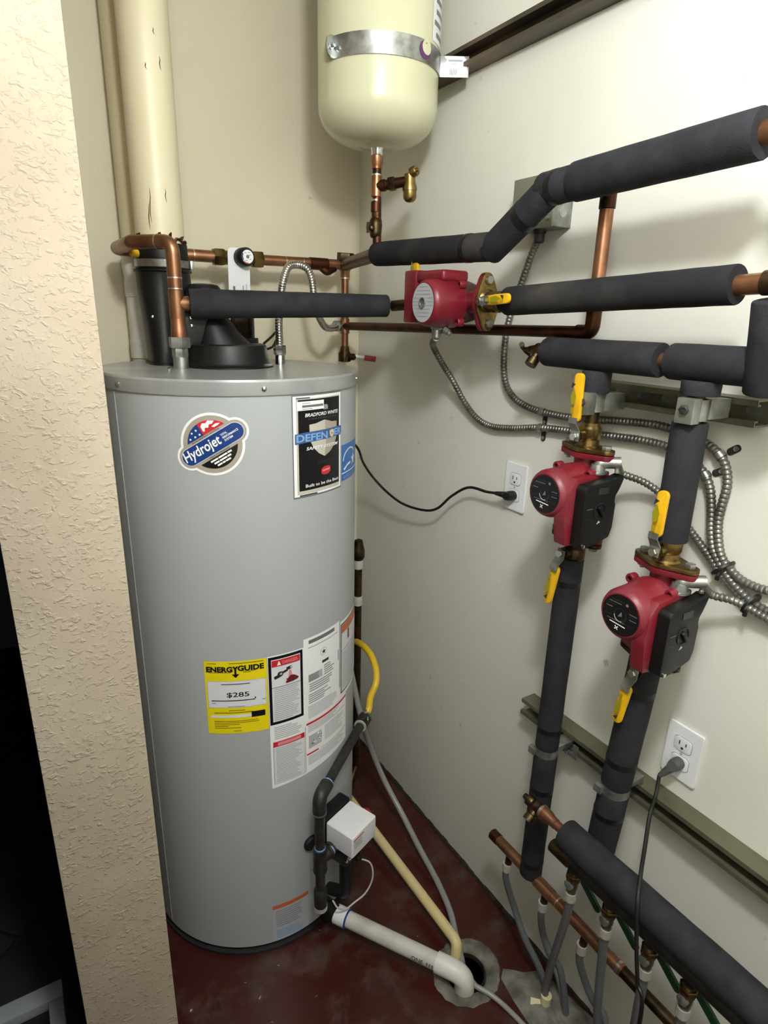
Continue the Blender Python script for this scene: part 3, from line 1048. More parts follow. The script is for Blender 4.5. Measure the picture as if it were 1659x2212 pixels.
# recirculation sleeve over the heater
S0 = V((RX + 0.028, RY + 0.0006, 1.6035))
PX1, PZ1 = -0.140, 1.620                       # axis of the horizontal pump run
PY1 = -0.703                                   # pump centre
S1 = Dp(836, 661, 1.478)
sleeve('pipe_insulation', 'black foam sleeve on the slanting pipe above the heater top', [S0, S1], (0.0315, 0.0255), 'foam')
t = thing('recirculation_pipe', 'short brown pipe stub between the slanting foam sleeve and first pump', 'pipe', S1)
dS = (S1 - S0).normalized()
PF = V((PX1, PY1 + 0.092, PZ1))
mk('pipe', tube([S1 - dS * 0.03, S1 + dS * 0.012, PF + V((-0.02, 0.05, -0.004)), PF + V((0, 0.0, 0))], 0.0125, bend=0.02), 'brass_dark', t)
mk('collar', lathe(S1 + dS * 0.001, dS, [(0, 0.012), (0, 0.0145), (0.010, 0.0145), (0.012, 0.012)], 18), 'solder', t)

# horizontal run with pump one
HX0, HXE = -0.775, -1.299
sleeve('pipe_insulation', 'dusty black foam sleeve right of the first pump, level with its yellow lever',
       [(PX1, -0.852, PZ1 + 0.001), (PX1 + 0.002, HXE, PZ1 + 0.020)], 0.0265, 'foam_dusty')
t = thing('supply_pipe', 'copper pipe sticking out of the dusty foam sleeve at the right edge', 'pipe', (PX1, HXE, PZ1 + 0.02))
mk('pipe', tube([(PX1, -0.83, PZ1), (PX1 + 0.002, HXE - 0.03, PZ1 + 0.0205), (PX1 + 0.002, -2.38, PZ1 + 0.03)], 0.0135), 'copper', t)
mk('fitting', lathe((PX1 + 0.002, HXE - 0.034, PZ1 + 0.0212), (0, -1, 0.02), [(0, 0.0135), (0.001, 0.0158), (0.03, 0.0158), (0.034, 0.0145), (0.10, 0.0145)], 20), 'brass_dark', t)

# low header foam above the two risers, with elbow going up on the right
LX, LZ = -0.110, 1.5325
R1Y, R2Y = -1.062, -1.250
EY = -1.341
sleeve('pipe_insulation', 'black foam sleeve on the short header left of the copper gap', [(LX, -0.940, LZ - 0.001), (LX, -1.184, LZ)], 0.0268, 'foam')
sleeve('pipe_insulation', 'black foam sleeve on the header right of the copper gap, meeting the upright', [(LX, -1.202, LZ), (LX, EY - 0.008, LZ + 0.001)], 0.0275, 'foam')
sleeve('pipe_insulation', 'upright black foam sleeve at the right edge under the copper end', [(LX - 0.002, EY - 0.013, LZ - 0.03), (PX1 + 0.004, EY - 0.0155, PZ1 + 0.000)], 0.0315, 'foam')
sleeve('pipe_insulation', 'short black foam collar under the header, above the first riser clamp', [(LX, R1Y, LZ - 0.026), (LX, R1Y, 1.469)], 0.0250, 'foam')
sleeve('pipe_insulation', 'short black foam collar under the header, above the second riser clamp', [(LX, R2Y - 0.006, LZ - 0.024), (LX, R2Y - 0.006, 1.487)], 0.0280, 'foam')
t = thing('header_pipe', 'copper header pipe showing in the gap between two foam sleeves', 'pipe', (LX, -0.94, LZ))
mk('pipe', tube([(LX, -0.932, LZ), (LX, EY, LZ)], 0.0115), 'copper', t)
# hose bib on the left end of the header
def hose_bib(label, o, axis, side, s=1.0, mname='brass', group=None, wing=True):
    o, axis = V(o), V(axis).normalized()
    side = V(side).normalized()
    t = thing('drain_cock', label, 'valve', o, group)
    mk('body', lathe(o, axis, [(0, 0.009 * s), (0.008 * s, 0.010 * s), (0.010 * s, 0.0135 * s), (0.022 * s, 0.0135 * s), (0.026 * s, 0.010 * s), (0.038 * s, 0.0085 * s), (0.046 * s, 0.0065 * s), (0.048 * s, 0)], 16), mname, t)
    mk('outlet', lathe(o + axis * 0.018 * s, side, [(0, 0.0085 * s), (0.018 * s, 0.0085 * s), (0.020 * s, 0.0115 * s), (0.034 * s, 0.0115 * s), (0.034 * s, 0.009 * s)], 16), mname, t)
    if not wing:
        mk('handle', lathe(o + axis * 0.030 * s, axis, [(0, 0.010 * s), (0.004 * s, 0.012 * s), (0.014 * s, 0.012 * s), (0.018 * s, 0.007 * s), (0.026 * s, 0.006 * s), (0.028 * s, 0)], 14), mname, t)
        return t
    upv = axis.cross(side).normalized()
    bm = BM()
    c = o + axis * 0.056 * s
    sweep(bm, [c + upv * 0.016 * s - axis * 0.002, c + upv * 0.006 * s + axis * 0.004 * s, c - upv * 0.006 * s + axis * 0.004 * s, c - upv * 0.016 * s - axis * 0.002], [0.0055 * s, 0.0042 * s, 0.0042 * s, 0.0055 * s], 8)
    lathe(c - axis * 0.01 * s, axis, [(0, 0.0042 * s), (0.015 * s, 0.0042 * s)], 8, bm)
    mk('handle', bm, mname, t)
    return t

hose_bib('brass drain cock on the left end of the upper foam header', (LX, -0.936, LZ), (0, 1, 0), (-0.6, 0, -0.8), 1.0, 'brass_dark')

# ---- high level insulated line
UX = -0.150
A0 = V((-0.186, -0.425, 1.729)); A1 = V((UX, -0.812, 1.721)); A2 = V((UX, -0.948, 1.803)); A3 = V((UX, -1.004, 1.805)); A4 = V((UX + 0.002, -1.302, 1.816))
d01 = (A1 - A0).normalized(); d12 = (A2 - A1).normalized(); d23 = (A3 - A2).normalized(); d34 = (A4 - A3).normalized()
bp1 = A0 + (A1 - A0) * 0.82
sleeve('pipe_insulation', 'black foam sleeve from the expansion tank tee to the slanting piece', [A0, A1 + d01 * 0.004], 0.0272, 'foam_dusty', bands=[(bp1, d01, 0.012)])
bp2 = A1 + d12 * 0.098
bp2b = A2 - d12 * 0.012
sleeve('pipe_insulation', 'slanting black foam piece climbing in front of the grey junction box', [A1 - d12 * 0.014, A2 - d12 * 0.004], 0.0272, 'foam', bands=[(A1 + d12 * 0.088, d12, 0.016)])
sleeve('pipe_insulation', 'short black foam collar at the top of the slanting piece', [A2 - d23 * 0.016, A3 + d23 * 0.0], 0.0276, 'foam', bands=[(A2 + d23 * 0.014, d23, 0.012)])
sleeve('pipe_insulation', 'thick high black foam sleeve running to the upper right edge', [A3, A4], 0.0305, 'foam')
t = thing('return_pipe', 'copper pipe end inside the thick foam sleeve at the upper right edge', 'pipe', A4)
mk('pipe', tube([A3, A4 + d34 * 0.10], 0.0143), 'copper', t)
mk('next_sleeve', tube([A4 + d34 * 0.045, A4 + d34 * 0.50], 0.0305, seg=24), 'foam', t)

# ---- expansion tank
TKX, TKY, TKR = -0.191, -0.425, 0.134
t = thing('expansion_tank', 'cream expansion tank hanging in the corner by a steel strap', 'tank', (TKX, TKY, 1.95))
zb0 = 1.954
prof = [(zb0, 0.014), (zb0 + 0.0005, 0.03)]
for k in range(0, 13):
    a = PI / 2 * k / 12
    prof.append((zb0 + 0.002 + 0.075 * (1 - math.cos(a)), 0.032 + (TKR - 0.032) * math.sin(a) ** 0.85 if k else 0.032))
prof += [(2.40, TKR), (2.43, TKR - 0.02), (2.445, 0.06), (2.448, 0.0)]
mk('shell', lathe((TKX, TKY, 0), (0, 0, 1), prof, 72), 'tank_cream', t, 60)
mk('nozzle', lathe((TKX, TKY, zb0 - 0.016), (0, 0, 1), [(0, 0.0118), (0.003, 0.0135), (0.012, 0.0135), (0.018, 0.016), (0.02, 0.015)], 20), 'chrome', t)
# paper label on the right side of the tank
def tank_map(a0):
    def f(u, v, l):
        a = math.radians(a0) + u / TKR
        return V((TKX + (TKR + 0.0004 + l) * math.cos(a), TKY + (TKR + 0.0004 + l) * math.sin(a), v))
    return f
P = Print(tank_map(-64), 0.008, 0.0003)
P.rect(0.0, 2.140, 0.075, 2.34, 'ink_paper', 1)
rnd = random.Random(2)
for k in range(9):
    v0 = 2.150 + k * 0.02
    P.rect(0.006 + rnd.uniform(0, .01), v0, 0.045 + rnd.uniform(0, .025), v0 + 0.009, 'ink_midgrey', 2)
P.build('paper_label', t)
# strap
SZ = 2.112
ts_ = thing('tank_strap', 'galvanized steel strap around the expansion tank, bolted to the upper channel', 'strap', (TKX, TKY, SZ))
bm = BM()
a0, a1 = math.radians(196), math.radians(322)
n = 40
prev = None
def strapv(a, dr, dz):
    return V((TKX + (TKR + dr) * math.cos(a), TKY + (TKR + dr) * math.sin(a), SZ + dz))
secs = []
for k in range(n + 1):
    a = a0 + (a1 - a0) * k / n
    secs.append([strapv(a, 0.0006, -0.020), strapv(a, 0.0030, -0.020), strapv(a, 0.0030, 0.020), strapv(a, 0.0006, 0.020)])
loft(secs, bm)
mk('band', bm, 'galvanized', ts_, 30)
pe = strapv(a1, 0.0018, 0)
te = V((-math.sin(a1), math.cos(a1), 0))
AE = V((-0.030, W(1004, 112, x=-0.043).y, SZ))
dir_ = (AE - pe); dir_.z = 0; L_ = dir_.length; dir_.normalize()
nn = V((dir_.y, -dir_.x, 0))
mk('arm', box(pe + dir_ * (L_ / 2 - 0.004), dir_, nn, (0, 0, 1), L_ + 0.008, 0.0028, 0.040, 0.0004), 'galvanized', ts_)
P = Print(plane_map(pe + nn * 0.0018 + dir_ * 0.010, dir_, (0, 0, 1)), lift=0.0003)
P.poly([(0.0, 0.016), (0.006, 0.012), (0.002, 0.008), (0.008, 0.004), (0.0, 0.0), (0.006, -0.004), (0.010, -0.018), (L_ - 0.014, -0.018), (L_ - 0.014, 0.010), (L_ - 0.022, 0.019), (0.0, 0.019)], 'ink_white', 1)
for k in range(5):
    P.rect(0.012 + k * 0.0035, -0.016, 0.0135 + k * 0.0035, -0.005, 'ink_midgrey', 2)
P.rect(0.008, 0.009, L_ * 0.62, 0.0125, 'ink_grey', 2)
P.rect(0.014, 0.003, L_ * 0.42, 0.006, 'ink_lightgrey', 2)
P.rect(0.045, -0.015, L_ * 0.72, -0.007, 'ink_grey', 2)
P.build('price_sticker', ts_)
am = math.radians(-80)
P = Print(lambda u, v, l: V((TKX + (TKR + 0.0034 + l) * math.cos(am + u / TKR), TKY + (TKR + 0.0034 + l) * math.sin(am + u / TKR), SZ + v)), 0, 0.0004)
P.disc(0.010, 0.002, 0.0165, 'ink_purple', 1)
P.disc(0.014, 0.0075, 0.0135, 'tank_cream', 2)
P.disc(0.012, 0.014, 0.0015, 'ink_midgrey', 3)
P.build('round_sticker', ts_)
# ear and bolt on the left end
pl_ = strapv(a0, 0.002, 0)
ne = V((math.cos(a0), math.sin(a0), 0))
ear = [(-0.002, -0.020), (0.010, -0.020), (0.018, -0.014), (0.022, 0.0), (0.018, 0.014), (0.010, 0.020), (-0.002, 0.020)]
mk('ear', prism(ear, frame(pl_ + V((0, -0.004, 0)), ne, (0, 0, 1), ne.cross(V((0, 0, 1)))), 0.003, 0.0004), 'galvanized', ts_)
tb = ne.cross(V((0, 0, 1)))
tb = tb if tb.y < 0 else -tb
mk('bolt', lathe(pl_ + ne * 0.010 + tb * 0.000, tb, [(0, 0.007), (0.006, 0.007), (0.0065, 0.004), (0.014, 0.004), (0.015, 0)], 8), 'chrome', ts_)

# drop pipe under the tank
t = thing('tank_connection_pipe', 'copper drop pipe with isolating cock below the expansion tank', 'pipe', (TKX, TKY, 1.74))
ax = TKX; ay = TKY
mk('pipe', tube([(ax, ay, 1.938), (FE.x, FE.y, 1.735)], 0.0105), 'copper_dark', t)
mk('reducer', lathe((ax, ay, 1.938), (0, 0, -1), [(0, 0.0145), (0.014, 0.0142), (0.02, 0.0118), (0.026, 0.0118), (0.027, 0.0095)], 18), 'copper', t)
mk('tee', lathe((ax, ay, 1.853), (0, 0, 1), [(0, 0.0105), (0.001, 0.0128), (0.044, 0.0128), (0.045, 0.0105)], 18), 'copper', t)
mk('coupling', lathe((ax, ay, 1.820), (0, 0, 1), [(0, 0.0105), (0.001, 0.0125), (0.022, 0.0125), (0.023, 0.0105)], 18), 'copper_dark', t)
for z_ in (1.899, 1.846):
    band((ax, ay, z_), (0, 0, 1), 0.0106, 0.004, parent=t)
mk('cock_body', lathe((ax, ay, 1.765), (0, 0, 1), [(0, 0.0105), (0.004, 0.0135), (0.012, 0.0142), (0.026, 0.0155), (0.038, 0.0148), (0.044, 0.0105), (0.055, 0.0105)], 20), 'brass_dark', t)
sd = V((-0.78, -0.35, -0.05)).normalized()
bm = lathe(V((ax, ay, 1.786)) + sd * 0.010, sd, [(0, 0.0075), (0.012, 0.0065), (0.014, 0.0035), (0.020, 0.0035)], 12)
cc = V((ax, ay, 1.786)) + sd * 0.030
sweep(bm, [cc + V((0, 0, 0.011)), cc + sd * 0.003, cc - V((0, 0, 0.011))], [0.0038, 0.003, 0.0038], 8)
mk('cock_handle', bm, 'brass_dark', t)
# air vent branch
vd = V((0.55, -0.62, 0.10)).normalized()
v0 = V((ax, ay, 1.875))
t2 = thing('drain_cock', 'brass cock on the side branch below the expansion tank', 'valve', v0)
mk('branch', lathe(v0, vd, [(0.004, 0.0125), (0.022, 0.0130), (0.023, 0.0110), (0.036, 0.0110), (0.037, 0.0118), (0.060, 0.0112), (0.075, 0.0112)], 18), 'copper_dark', t2)
mk('coupling_nut', hexnut(v0 + vd * 0.030, vd, 0.0155, 0.016), 'brass_dark', t2)
band(v0 + vd * 0.034, vd, 0.0100, parent=t2)
band(v0 + vd * 0.058, vd, 0.0102, parent=t2)
e0 = v0 + vd * 0.080
mk('body', lathe(e0 + V((0, 0, 0.016)), (0.05, 0, -1), [(0, 0.008), (0.002, 0.0125), (0.012, 0.0130), (0.020, 0.0135), (0.028, 0.0165), (0.036, 0.0168), (0.037, 0.0155), (0.05, 0.0155), (0.056, 0.013), (0.060, 0.008), (0.060, 0.004), (0.054, 0.004)], 20), 'brass', t2)
mk('cap', lathe(e0 + V((0, 0, 0.014)), (0.3, -0.75, 0.25), [(0.006, 0.0118), (0.018, 0.0118), (0.021, 0.010), (0.021, 0.004), (0.025, 0.004)], 14), 'brass', t2)

# ---- struts
def strut(label, y0, y1, z0, z1, m, slot=0.022, depth=0.041, x0=-0.0005):
    h = z1 - z0
    g = (h - slot) / 2
    w = 0.0026
    lip = 0.009
    o = [(0, 0), (depth, 0), (depth, g), (depth - lip, g), (depth - lip, g - w), (depth - w, g - w), (depth - w, w), (w, w), (w, h - w), (depth - w, h - w), (depth - w, h - g + w),
         (depth - lip, h - g + w), (depth - lip, h - g), (depth, h - g), (depth, h), (0, h)]
    M = frame((x0, y0, z0), (-1, 0, 0), (0, 0, 1), (0, -1, 0))
    t = thing('strut_channel', label, 'channel', (x0, y0, z0))
    mk('channel', prism(o, M, abs(y1 - y0)), m, t, 20)
    yy = y0 - 0.03
    sm = None
    while yy > y1 + 0.02:
        M2 = frame((x0 - w - 0.0003, yy, (z0 + z1) / 2), (0, -1, 0), (0, 0, 1), (-1, 0, 0))
        if sm is None:
            bb = BM()
            bb.faces.new([bb.verts.new((p[0], p[1], 0)) for p in roundrect(0.028, 0.014, 0.0068)])
            bb.transform(M2)
            so = mk('slot', bb, 'zinc_dull', t, 0)
            sm, y_first = so.data, yy
        else:
            so = bpy.data.objects.new('slot', sm)
            COL.objects.link(so)
            so.parent = t
            so.matrix_parent_inverse = Matrix.Translation(-V(t.location))
            so.location = (0, yy - y_first, 0)
        yy -= 0.05
    return t

strut('long dark steel channel high on the right wall holding the tank strap', -0.16, -1.60, 2.1125, 2.1535, 'strut_dark', slot=0.024)
strut('short steel channel behind the two riser clamps below the foam header', -0.955, -1.308, 1.441, 1.482, 'strut_olive')
strut('long olive steel channel low on the right wall beside the lower socket', -0.905, -2.05, 0.681, 0.722, 'strut_olive')


# ---- riser foam and clamps
r1b = lambda px_, py_: W(px_, py_, x=LX).z
def riser(name_a, name_b, yy, ztop, zgap1, zgap0, zend, bands_a, bands_b, r, ytop=None, yend=None, group=None):
    yt = yy if ytop is None else ytop
    ye = yy if yend is None else yend
    def at(z):
        f = (ztop - z) / (ztop - zend)
        return V((LX, yt + (ye - yt) * f, z))
    sleeve('pipe_insulation', name_a, [at(ztop), at(zgap1)], r, 'foam', bands=[(at(z), (0, 0, 1), 0.012) for z in bands_a])
    sleeve('pipe_insulation', name_b, [at(zgap0), at(zend)], r * 1.02, 'foam', bands=[(at(z), (0, 0, 1), 0.012) for z in bands_b])
    return at

at1 = riser('long black foam sleeve below the left-hand riser pump', 'lower black foam sleeve of the left-hand riser, ending on the copper manifold', R1Y, 1.154, 0.716, 0.699, 0.361, (1.103, 0.764), (0.608, 0.400), 0.0245, R1Y + 0.006, R1Y + 0.008)
at2 = riser('long black foam sleeve below the right-hand riser pump', 'lower black foam sleeve of the right-hand riser, passing behind the big header', R2Y, 1.030, 0.754, 0.736, 0.52, (0.968, 0.81), (0.682,), 0.0278, R2Y + 0.004, R2Y + 0.036)
sleeve('pipe_insulation', 'black foam sleeve on the right-hand riser between channel clamp and pump', [(LX, R2Y + 0.001, 1.445), (LX, R2Y, 1.255)], 0.0265, 'foam')

for nm, yy, zt_, zb_, lab in (('riser_pipe', R1Y, 1.53, 1.40, 'pipe of the left-hand riser between header and pump'), ('riser_pipe', R2Y - 0.002, 1.53, 1.24, 'pipe of the right-hand riser between header and pump')):
    single(nm, tube([(LX, yy, zb_), (LX, yy, zt_)], 0.0125), 'brass_dark', lab, 'pipe')

def strut_clamp(label, yy, z, r, big=True, x=LX):
    t = thing('pipe_clamp', label, 'clamp', (x, yy, z))
    bm = lathe((x, yy, z - 0.016), (0, 0, 1), [(0, r), (0, r + 0.0022), (0.032, r + 0.0022), (0.032, r), (0, r)], 28)
    mk('ring', bm, 'zinc_dull', t)
    if big:
        xw = x + r
        mk('foot', box(((xw - 0.043) / 2 - 0.0, yy + r * 0.0, z), (1, 0, 0), (0, 1, 0), (0, 0, 1), abs(xw + 0.043) + 0.001 if xw < -0.043 else 0.004, 0.028, 0.03, 0.001), 'zinc_dull', t)
        mk('lug', box((x - r - 0.010, yy - 0.004, z), (1, 0, 0), (0, 1, 0), (0, 0, 1), 0.020, 0.028, 0.038, 0.0015), 'zinc_dull', t)
        mk('bolt', lathe((x - r - 0.020, yy - 0.004, z + 0.002), (-1, -0.35, 0), [(0, 0.0075), (0.005, 0.0075), (0.006, 0.004), (0.004, 0.004), (0.004, 0)], 6), 'steel_black', t)
    return t

strut_clamp('zinc strut clamp on the left-hand riser above its brass flange', R1Y, 1.452, 0.0145)
strut_clamp('zinc strut clamp on the right-hand riser at the channel', R2Y - 0.004, 1.4655, 0.0150)
for lab, q, r in (('steel ring clamp on the left-hand riser at the low channel', at1(0.7075), 0.0252), ('steel ring clamp on the right-hand riser at the low channel', at2(0.745), 0.0285)):
    t = thing('pipe_clamp', lab, 'clamp', q)
    mk('ring', lathe(q - V((0, 0, 0.010)), (0, 0, 1), [(0, r - 0.004), (0, r - 0.001), (0.020, r - 0.001), (0.020, r - 0.004)], 28), 'galvanized', t)
    mk('foot', abox(q.x + r - 0.004, -0.0425, q.y - 0.014, q.y + 0.014, q.z - 0.006, q.z + 0.006, 0.001), 'galvanized', t)
    mk('lug', box(q + V((-r - 0.003, 0.012, 0.002)), (1, 0, 0), (0, 1, 0), (0, 0, 1), 0.012, 0.018, 0.016, 0.002), 'galvanized', t)
# flat fitting across the low channel just right of the first riser
yj = W(1232, 1615, x=-0.043).y
t = thing('channel_fitting', 'small bent steel fitting on the low channel between the two risers', 'bracket', (-0.043, yj, 0.70))
bm = abox(-0.0455, -0.0425, yj - 0.022, yj + 0.022, 0.672, 0.684, 0.0006)
abox(-0.0455, -0.0425, yj - 0.022, yj - 0.008, 0.684, 0.706, 0.0006, bm)
mk('plate', bm, 'zinc_dull', t)
mk('bolt', hexnut((-0.0455, yj + 0.006, 0.678), (-1, 0, 0), 0.0045, 0.004), 'galvanized', t)

# ================================================================== PUMPS AND ISOLATION VALVES
NX = V((-1, 0, 0))


def iso_valve(label, o, A, Lg, Ld, red=True, hub=True, lever_len=0.10, parent_cat='valve', flip=1, flange=True, group=None, m='brass'):
    """flanged ball valve: o = flange face centre on the pump side, A = axis away from the pump, Lg = long axis of the oval, Ld = lever direction"""
    o, A, Lg, Ld = V(o), V(A).normalized(), V(Lg).normalized(), V(Ld).normalized()
    t = thing('isolation_valve', label, parent_cat, o, group)
    B = A.cross(Lg)
    mk('flange', prism(oval(0.042, 0.0145, 0.030), frame(o + A * 0.0005, Lg, B, A), 0.0075, 0.0012), m, t)
    mk('body', lathe(o + A * 0.007, A, [(0, 0.024), (0.004, 0.0195), (0.014, 0.0178), (0.018, 0.0205), (0.034, 0.0205), (0.038, 0.0175), (0.044, 0.0175), (0.045, 0.0135)], 24), m, t)
    for s in (-1, 1):
        p = o + Lg * (0.042 * s)
        bt = mk('bolt', hexnut(p + A * 0.008, A, 0.0085, 0.007), 'galvanized', t)
        mk('nut', hexnut(p - A * 0.0165, A, 0.0085, 0.0068), 'galvanized', bt)
        mk('shank', lathe(p - A * 0.021, A, [(0, 0.004), (0.005, 0.004)], 10), 'galvanized', bt)
    st = o + A * 0.028
    mk('stem', lathe(st, NX, [(0.018, 0.0105), (0.030, 0.0105), (0.031, 0.006), (0.038, 0.006)], 16), m, t)
    mk('stem_nut', hexnut(st + NX * 0.0385, NX, 0.0072, 0.006), 'chrome', t)
    T = Ld.cross(NX).normalized()
    lv = st + NX * 0.037
    path = [lv - Ld * 0.008, lv + Ld * 0.010, lv + Ld * 0.024 + NX * 0.010, lv + Ld * 0.034 + NX * 0.010]
    bm = BM()
    secs = []
    for q, w in zip(path, (0.008, 0.0095, 0.0085, 0.0085)):
        secs.append([q + T * w - NX * 0.0012, q + T * w + NX * 0.0012, q - T * w + NX * 0.0012, q - T * w - NX * 0.0012])
    loft(secs, bm)
    mk('lever', bm, 'zinc_dull', t)
    g0 = lv + Ld * 0.026 + NX * 0.010
    Lh = lever_len - 0.026
    sl = mk('lever_grip', prism(roundrect(Lh, 0.0185, 0.008), frame(g0 + Ld * (Lh / 2) - NX * 0.0038, Ld, T, Ld.cross(T)), 0.0076, 0.0022), 'yellow_vinyl', t)
    n = Ld.cross(T)
    side = 1 if n.dot(NX) > 0 else -1
    P = Print(plane_map(g0 + Ld * (Lh / 2) + NX * 0.0042, Ld, NX.cross(Ld)), lift=0.0003)
    P.poly([(-0.012, 0.004), (0.004, 0.006), (0.018, 0.0), (0.004, -0.006), (-0.010, -0.0035)], 'ink_olive', 1)
    P.rect(-0.026, -0.003, -0.016, 0.003, 'ink_olive', 1)
    P.poly([(0.016, 0.006), (0.026, 0.005), (0.024, -0.003)], 'ink_darkgrey', 1)
    P.build('grip_print', sl)
    return t


def pump_core(t, C, A, Lg, red_top='pump_red_dusty', mz=0.0, motor_r=0.0445, face=0.106):
    """cast volute with two ports and oval flanges, and the motor can"""
    B = A.cross(Lg)
    mk('volute', lathe(C, NX, [(-0.034, 0.028), (-0.030, 0.038), (-0.012, 0.043), (0.022, 0.045), (0.026, 0.045)], 36), 'pump_iron', t, 50)
    mk('ports', tube([C - A * 0.074, C + A * 0.074], 0.0215, seg=24), 'pump_red', t)
    for s in (1, -1):
        mk('flange', prism(oval(0.042, 0.0145, 0.030), frame(C + A * (0.0825 * s) - A * (0.010 if s > 0 else 0), Lg, B, A), 0.0098, 0.002), 'pump_red' if s > 0 or red_top else 'pump_iron', t)
    MC = C + V((0, 0, mz))
    md = mk('motor', lathe(MC, NX, [(0.020, 0.049), (0.033, 0.049), (0.037, motor_r + 0.002), (0.060, motor_r), (face - 0.010, motor_r - 0.001), (face - 0.004, motor_r - 0.0035), (face, motor_r - 0.008), (face, 0)], 56), red_top, t, 40)
    for a in (45, 135, 225, 315):
        aa = math.radians(a)
        d = V((0, math.cos(aa), math.sin(aa)))
        ear = mk('screw_ear', lathe(MC + d * 0.052 + NX * 0.022, NX, [(0, 0.0085), (0.013, 0.0085), (0.0145, 0.0075), (0.0145, 0.0045), (0.009, 0.0045), (0.009, 0)], 14), red_top, t)
        mk('hex_socket', lathe(MC + d * 0.052 + NX * 0.0312, NX, [(0, 0.0042), (0.002, 0.0042)], 6), 'ink_black', ear)
    return md, MC


def nameplate(md, o, right, m_face, r=0.0345):
    P = Print(plane_map(o, right, (0, 0, 1)), lift=0.0003)
    P.disc(0, 0, r, m_face, 1, 48)
    return P


def zone_pump(label, C, Lg=(0, 1, 0)):
    """red circulator on a vertical pipe, motor to the room, black terminal cover on the right"""
    C = V(C)
    A = V((0, 0, 1))
    t = thing('circulator_pump', label, 'pump', C - A * 0.0825, 'red circulator pumps on the two risers')
    md, MC = pump_core(t, C, A, V(Lg), mz=0.013, face=0.097)
    S = V((0, -1, 0))
    # nameplate: right-hand direction seen from the room is -y
    P = nameplate(md, MC + NX * 0.0973, S, 'ink_black')
    P.disc(0, 0, 0.0120, 'ink_darkgrey', 2)
    P.disc(0.0, 0.001, 0.0100, 'ink_black', 3)
    P.poly([(0.0115 * math.cos(math.radians(d)), 0.0115 * math.sin(math.radians(d))) for d in range(185, 300, 9)] + [(0.0100 * math.cos(math.radians(d)), 0.0100 * math.sin(math.radians(d))) for d in range(293, 184, -9)], 'ink_lightgrey', 4)
    P.poly([(-0.004, -0.003), (0.004, -0.001), (0.002, 0.007)], 'ink_midgrey', 4)
    for k, (u0, v0, u1, v1) in enumerate(((-0.020, 0.022, 0.004, 0.0235), (-0.024, 0.018, 0.000, 0.0192), (-0.026, 0.014, -0.008, 0.0152), (-0.028, 0.008, -0.016, 0.0095), (-0.029, -0.006, -0.017, -0.0045),
                                          (0.016, 0.008, 0.030, 0.0092), (0.016, 0.004, 0.030, 0.0052), (0.017, -0.001, 0.030, 0.0002), (0.012, -0.012, 0.026, -0.0108), (-0.024, -0.012, 0.010, -0.0110))):
        P.rect(u0, v0, u1, v1, 'ink_midgrey' if k % 2 else 'ink_darkgrey', 2)
    P.disc(0.010, 0.021, 0.0026, 'ink_midgrey', 2, 12)
    P.poly([(-0.018, -0.0165), (0.012, -0.0185), (0.012, -0.0168), (-0.018, -0.0148)], 'ink_white', 2)
    # small four-armed maker's mark under the bar
    for a in (40, 130, 220, 310):
        aa = math.radians(a)
        P.poly([(-0.004 + 0.0007 * math.cos(aa + 1.57), -0.0235 + 0.0007 * math.sin(aa + 1.57)), (-0.004 + 0.0042 * math.cos(aa + 0.25), -0.0235 + 0.0042 * math.sin(aa + 0.25)),
                (-0.004 + 0.0042 * math.cos(aa - 0.2), -0.0235 + 0.0042 * math.sin(aa - 0.2)), (-0.004 + 0.0007 * math.cos(aa - 1.57), -0.0235 + 0.0007 * math.sin(aa - 1.57))], 'ink_white', 2)
    P.build('nameplate', md)
    # terminal box base (red) and cover (black)
    def N(n, a, s):
        return MC + NX * n + A * a + S * s
    b_out = [(0.088, 0.012), (0.070, 0.034), (-0.012, 0.040), (-0.012, -0.074), (0.060, -0.090), (0.084, -0.086), (0.092, -0.030)]
    mk('terminal_base', prism(b_out, frame(MC + S * 0.020, NX, A, S), 0.026, 0.004), 'pump_red_dusty', t)
    c_out = [(0.072, -0.084), (0.072, 0.018), (0.066, 0.026), (-0.012, 0.034), (-0.022, 0.037), (-0.025, 0.031), (-0.016, 0.012), (-0.008, 0.000), (-0.008, -0.010), (-0.011, -0.016), (-0.010, -0.060), (-0.004, -0.076), (0.010, -0.080), (0.058, -0.090)]
    cov = mk('terminal_cover', prism(c_out, frame(MC + S * 0.0465, NX, A, S), 0.022, 0.003), 'black_plastic', t)
    dk = N(0.030, -0.022, 0.0686)
    mk('dial_recess', lathe(dk - S * 0.001, S, [(0, 0.0155), (0.0025, 0.0155), (0.0025, 0.0132), (0.0008, 0.0128), (0.0008, 0)], 28), 'black_rubber', cov)
    mk('dial', box(dk + S * 0.003, (NX * 0.6 + A * 0.8), (NX * -0.8 + A * 0.6), S, 0.022, 0.007, 0.006, 0.0015), 'black_plastic', cov)
    for nm_, m_, pts_ in (('pointer_mark', 'ink_lightgrey', [(0.004, -0.021), (-0.006, -0.024), (-0.001, -0.017)]), ('scale_mark', 'ink_midgrey', [(-0.034, 0.006), (-0.020, 0.006), (-0.020, 0.0072), (-0.034, 0.0072)]),
                          ('scale_mark', 'ink_darkgrey', [(-0.034, -0.012), (-0.022, -0.012), (-0.022, -0.0108), (-0.034, -0.0108)]), ('type_mark', 'ink_darkgrey', [(-0.010, 0.030), (0.016, 0.030), (0.016, 0.042), (-0.010, 0.042)])):
        P = Print(plane_map(N(0.030, -0.022, 0.0690), -NX, A), lift=0.0003)
        P.poly(pts_, m_, 1)
        P.build(nm_, cov)
    mk('cover_screw', lathe(N(0.062, -0.083, 0.0685), S, [(0, 0.0036), (0.002, 0.0036), (0.003, 0)], 12), 'chrome', cov)
    # conduit connector on the top of the terminal box
    cb = N(0.010, 0.037, 0.036)
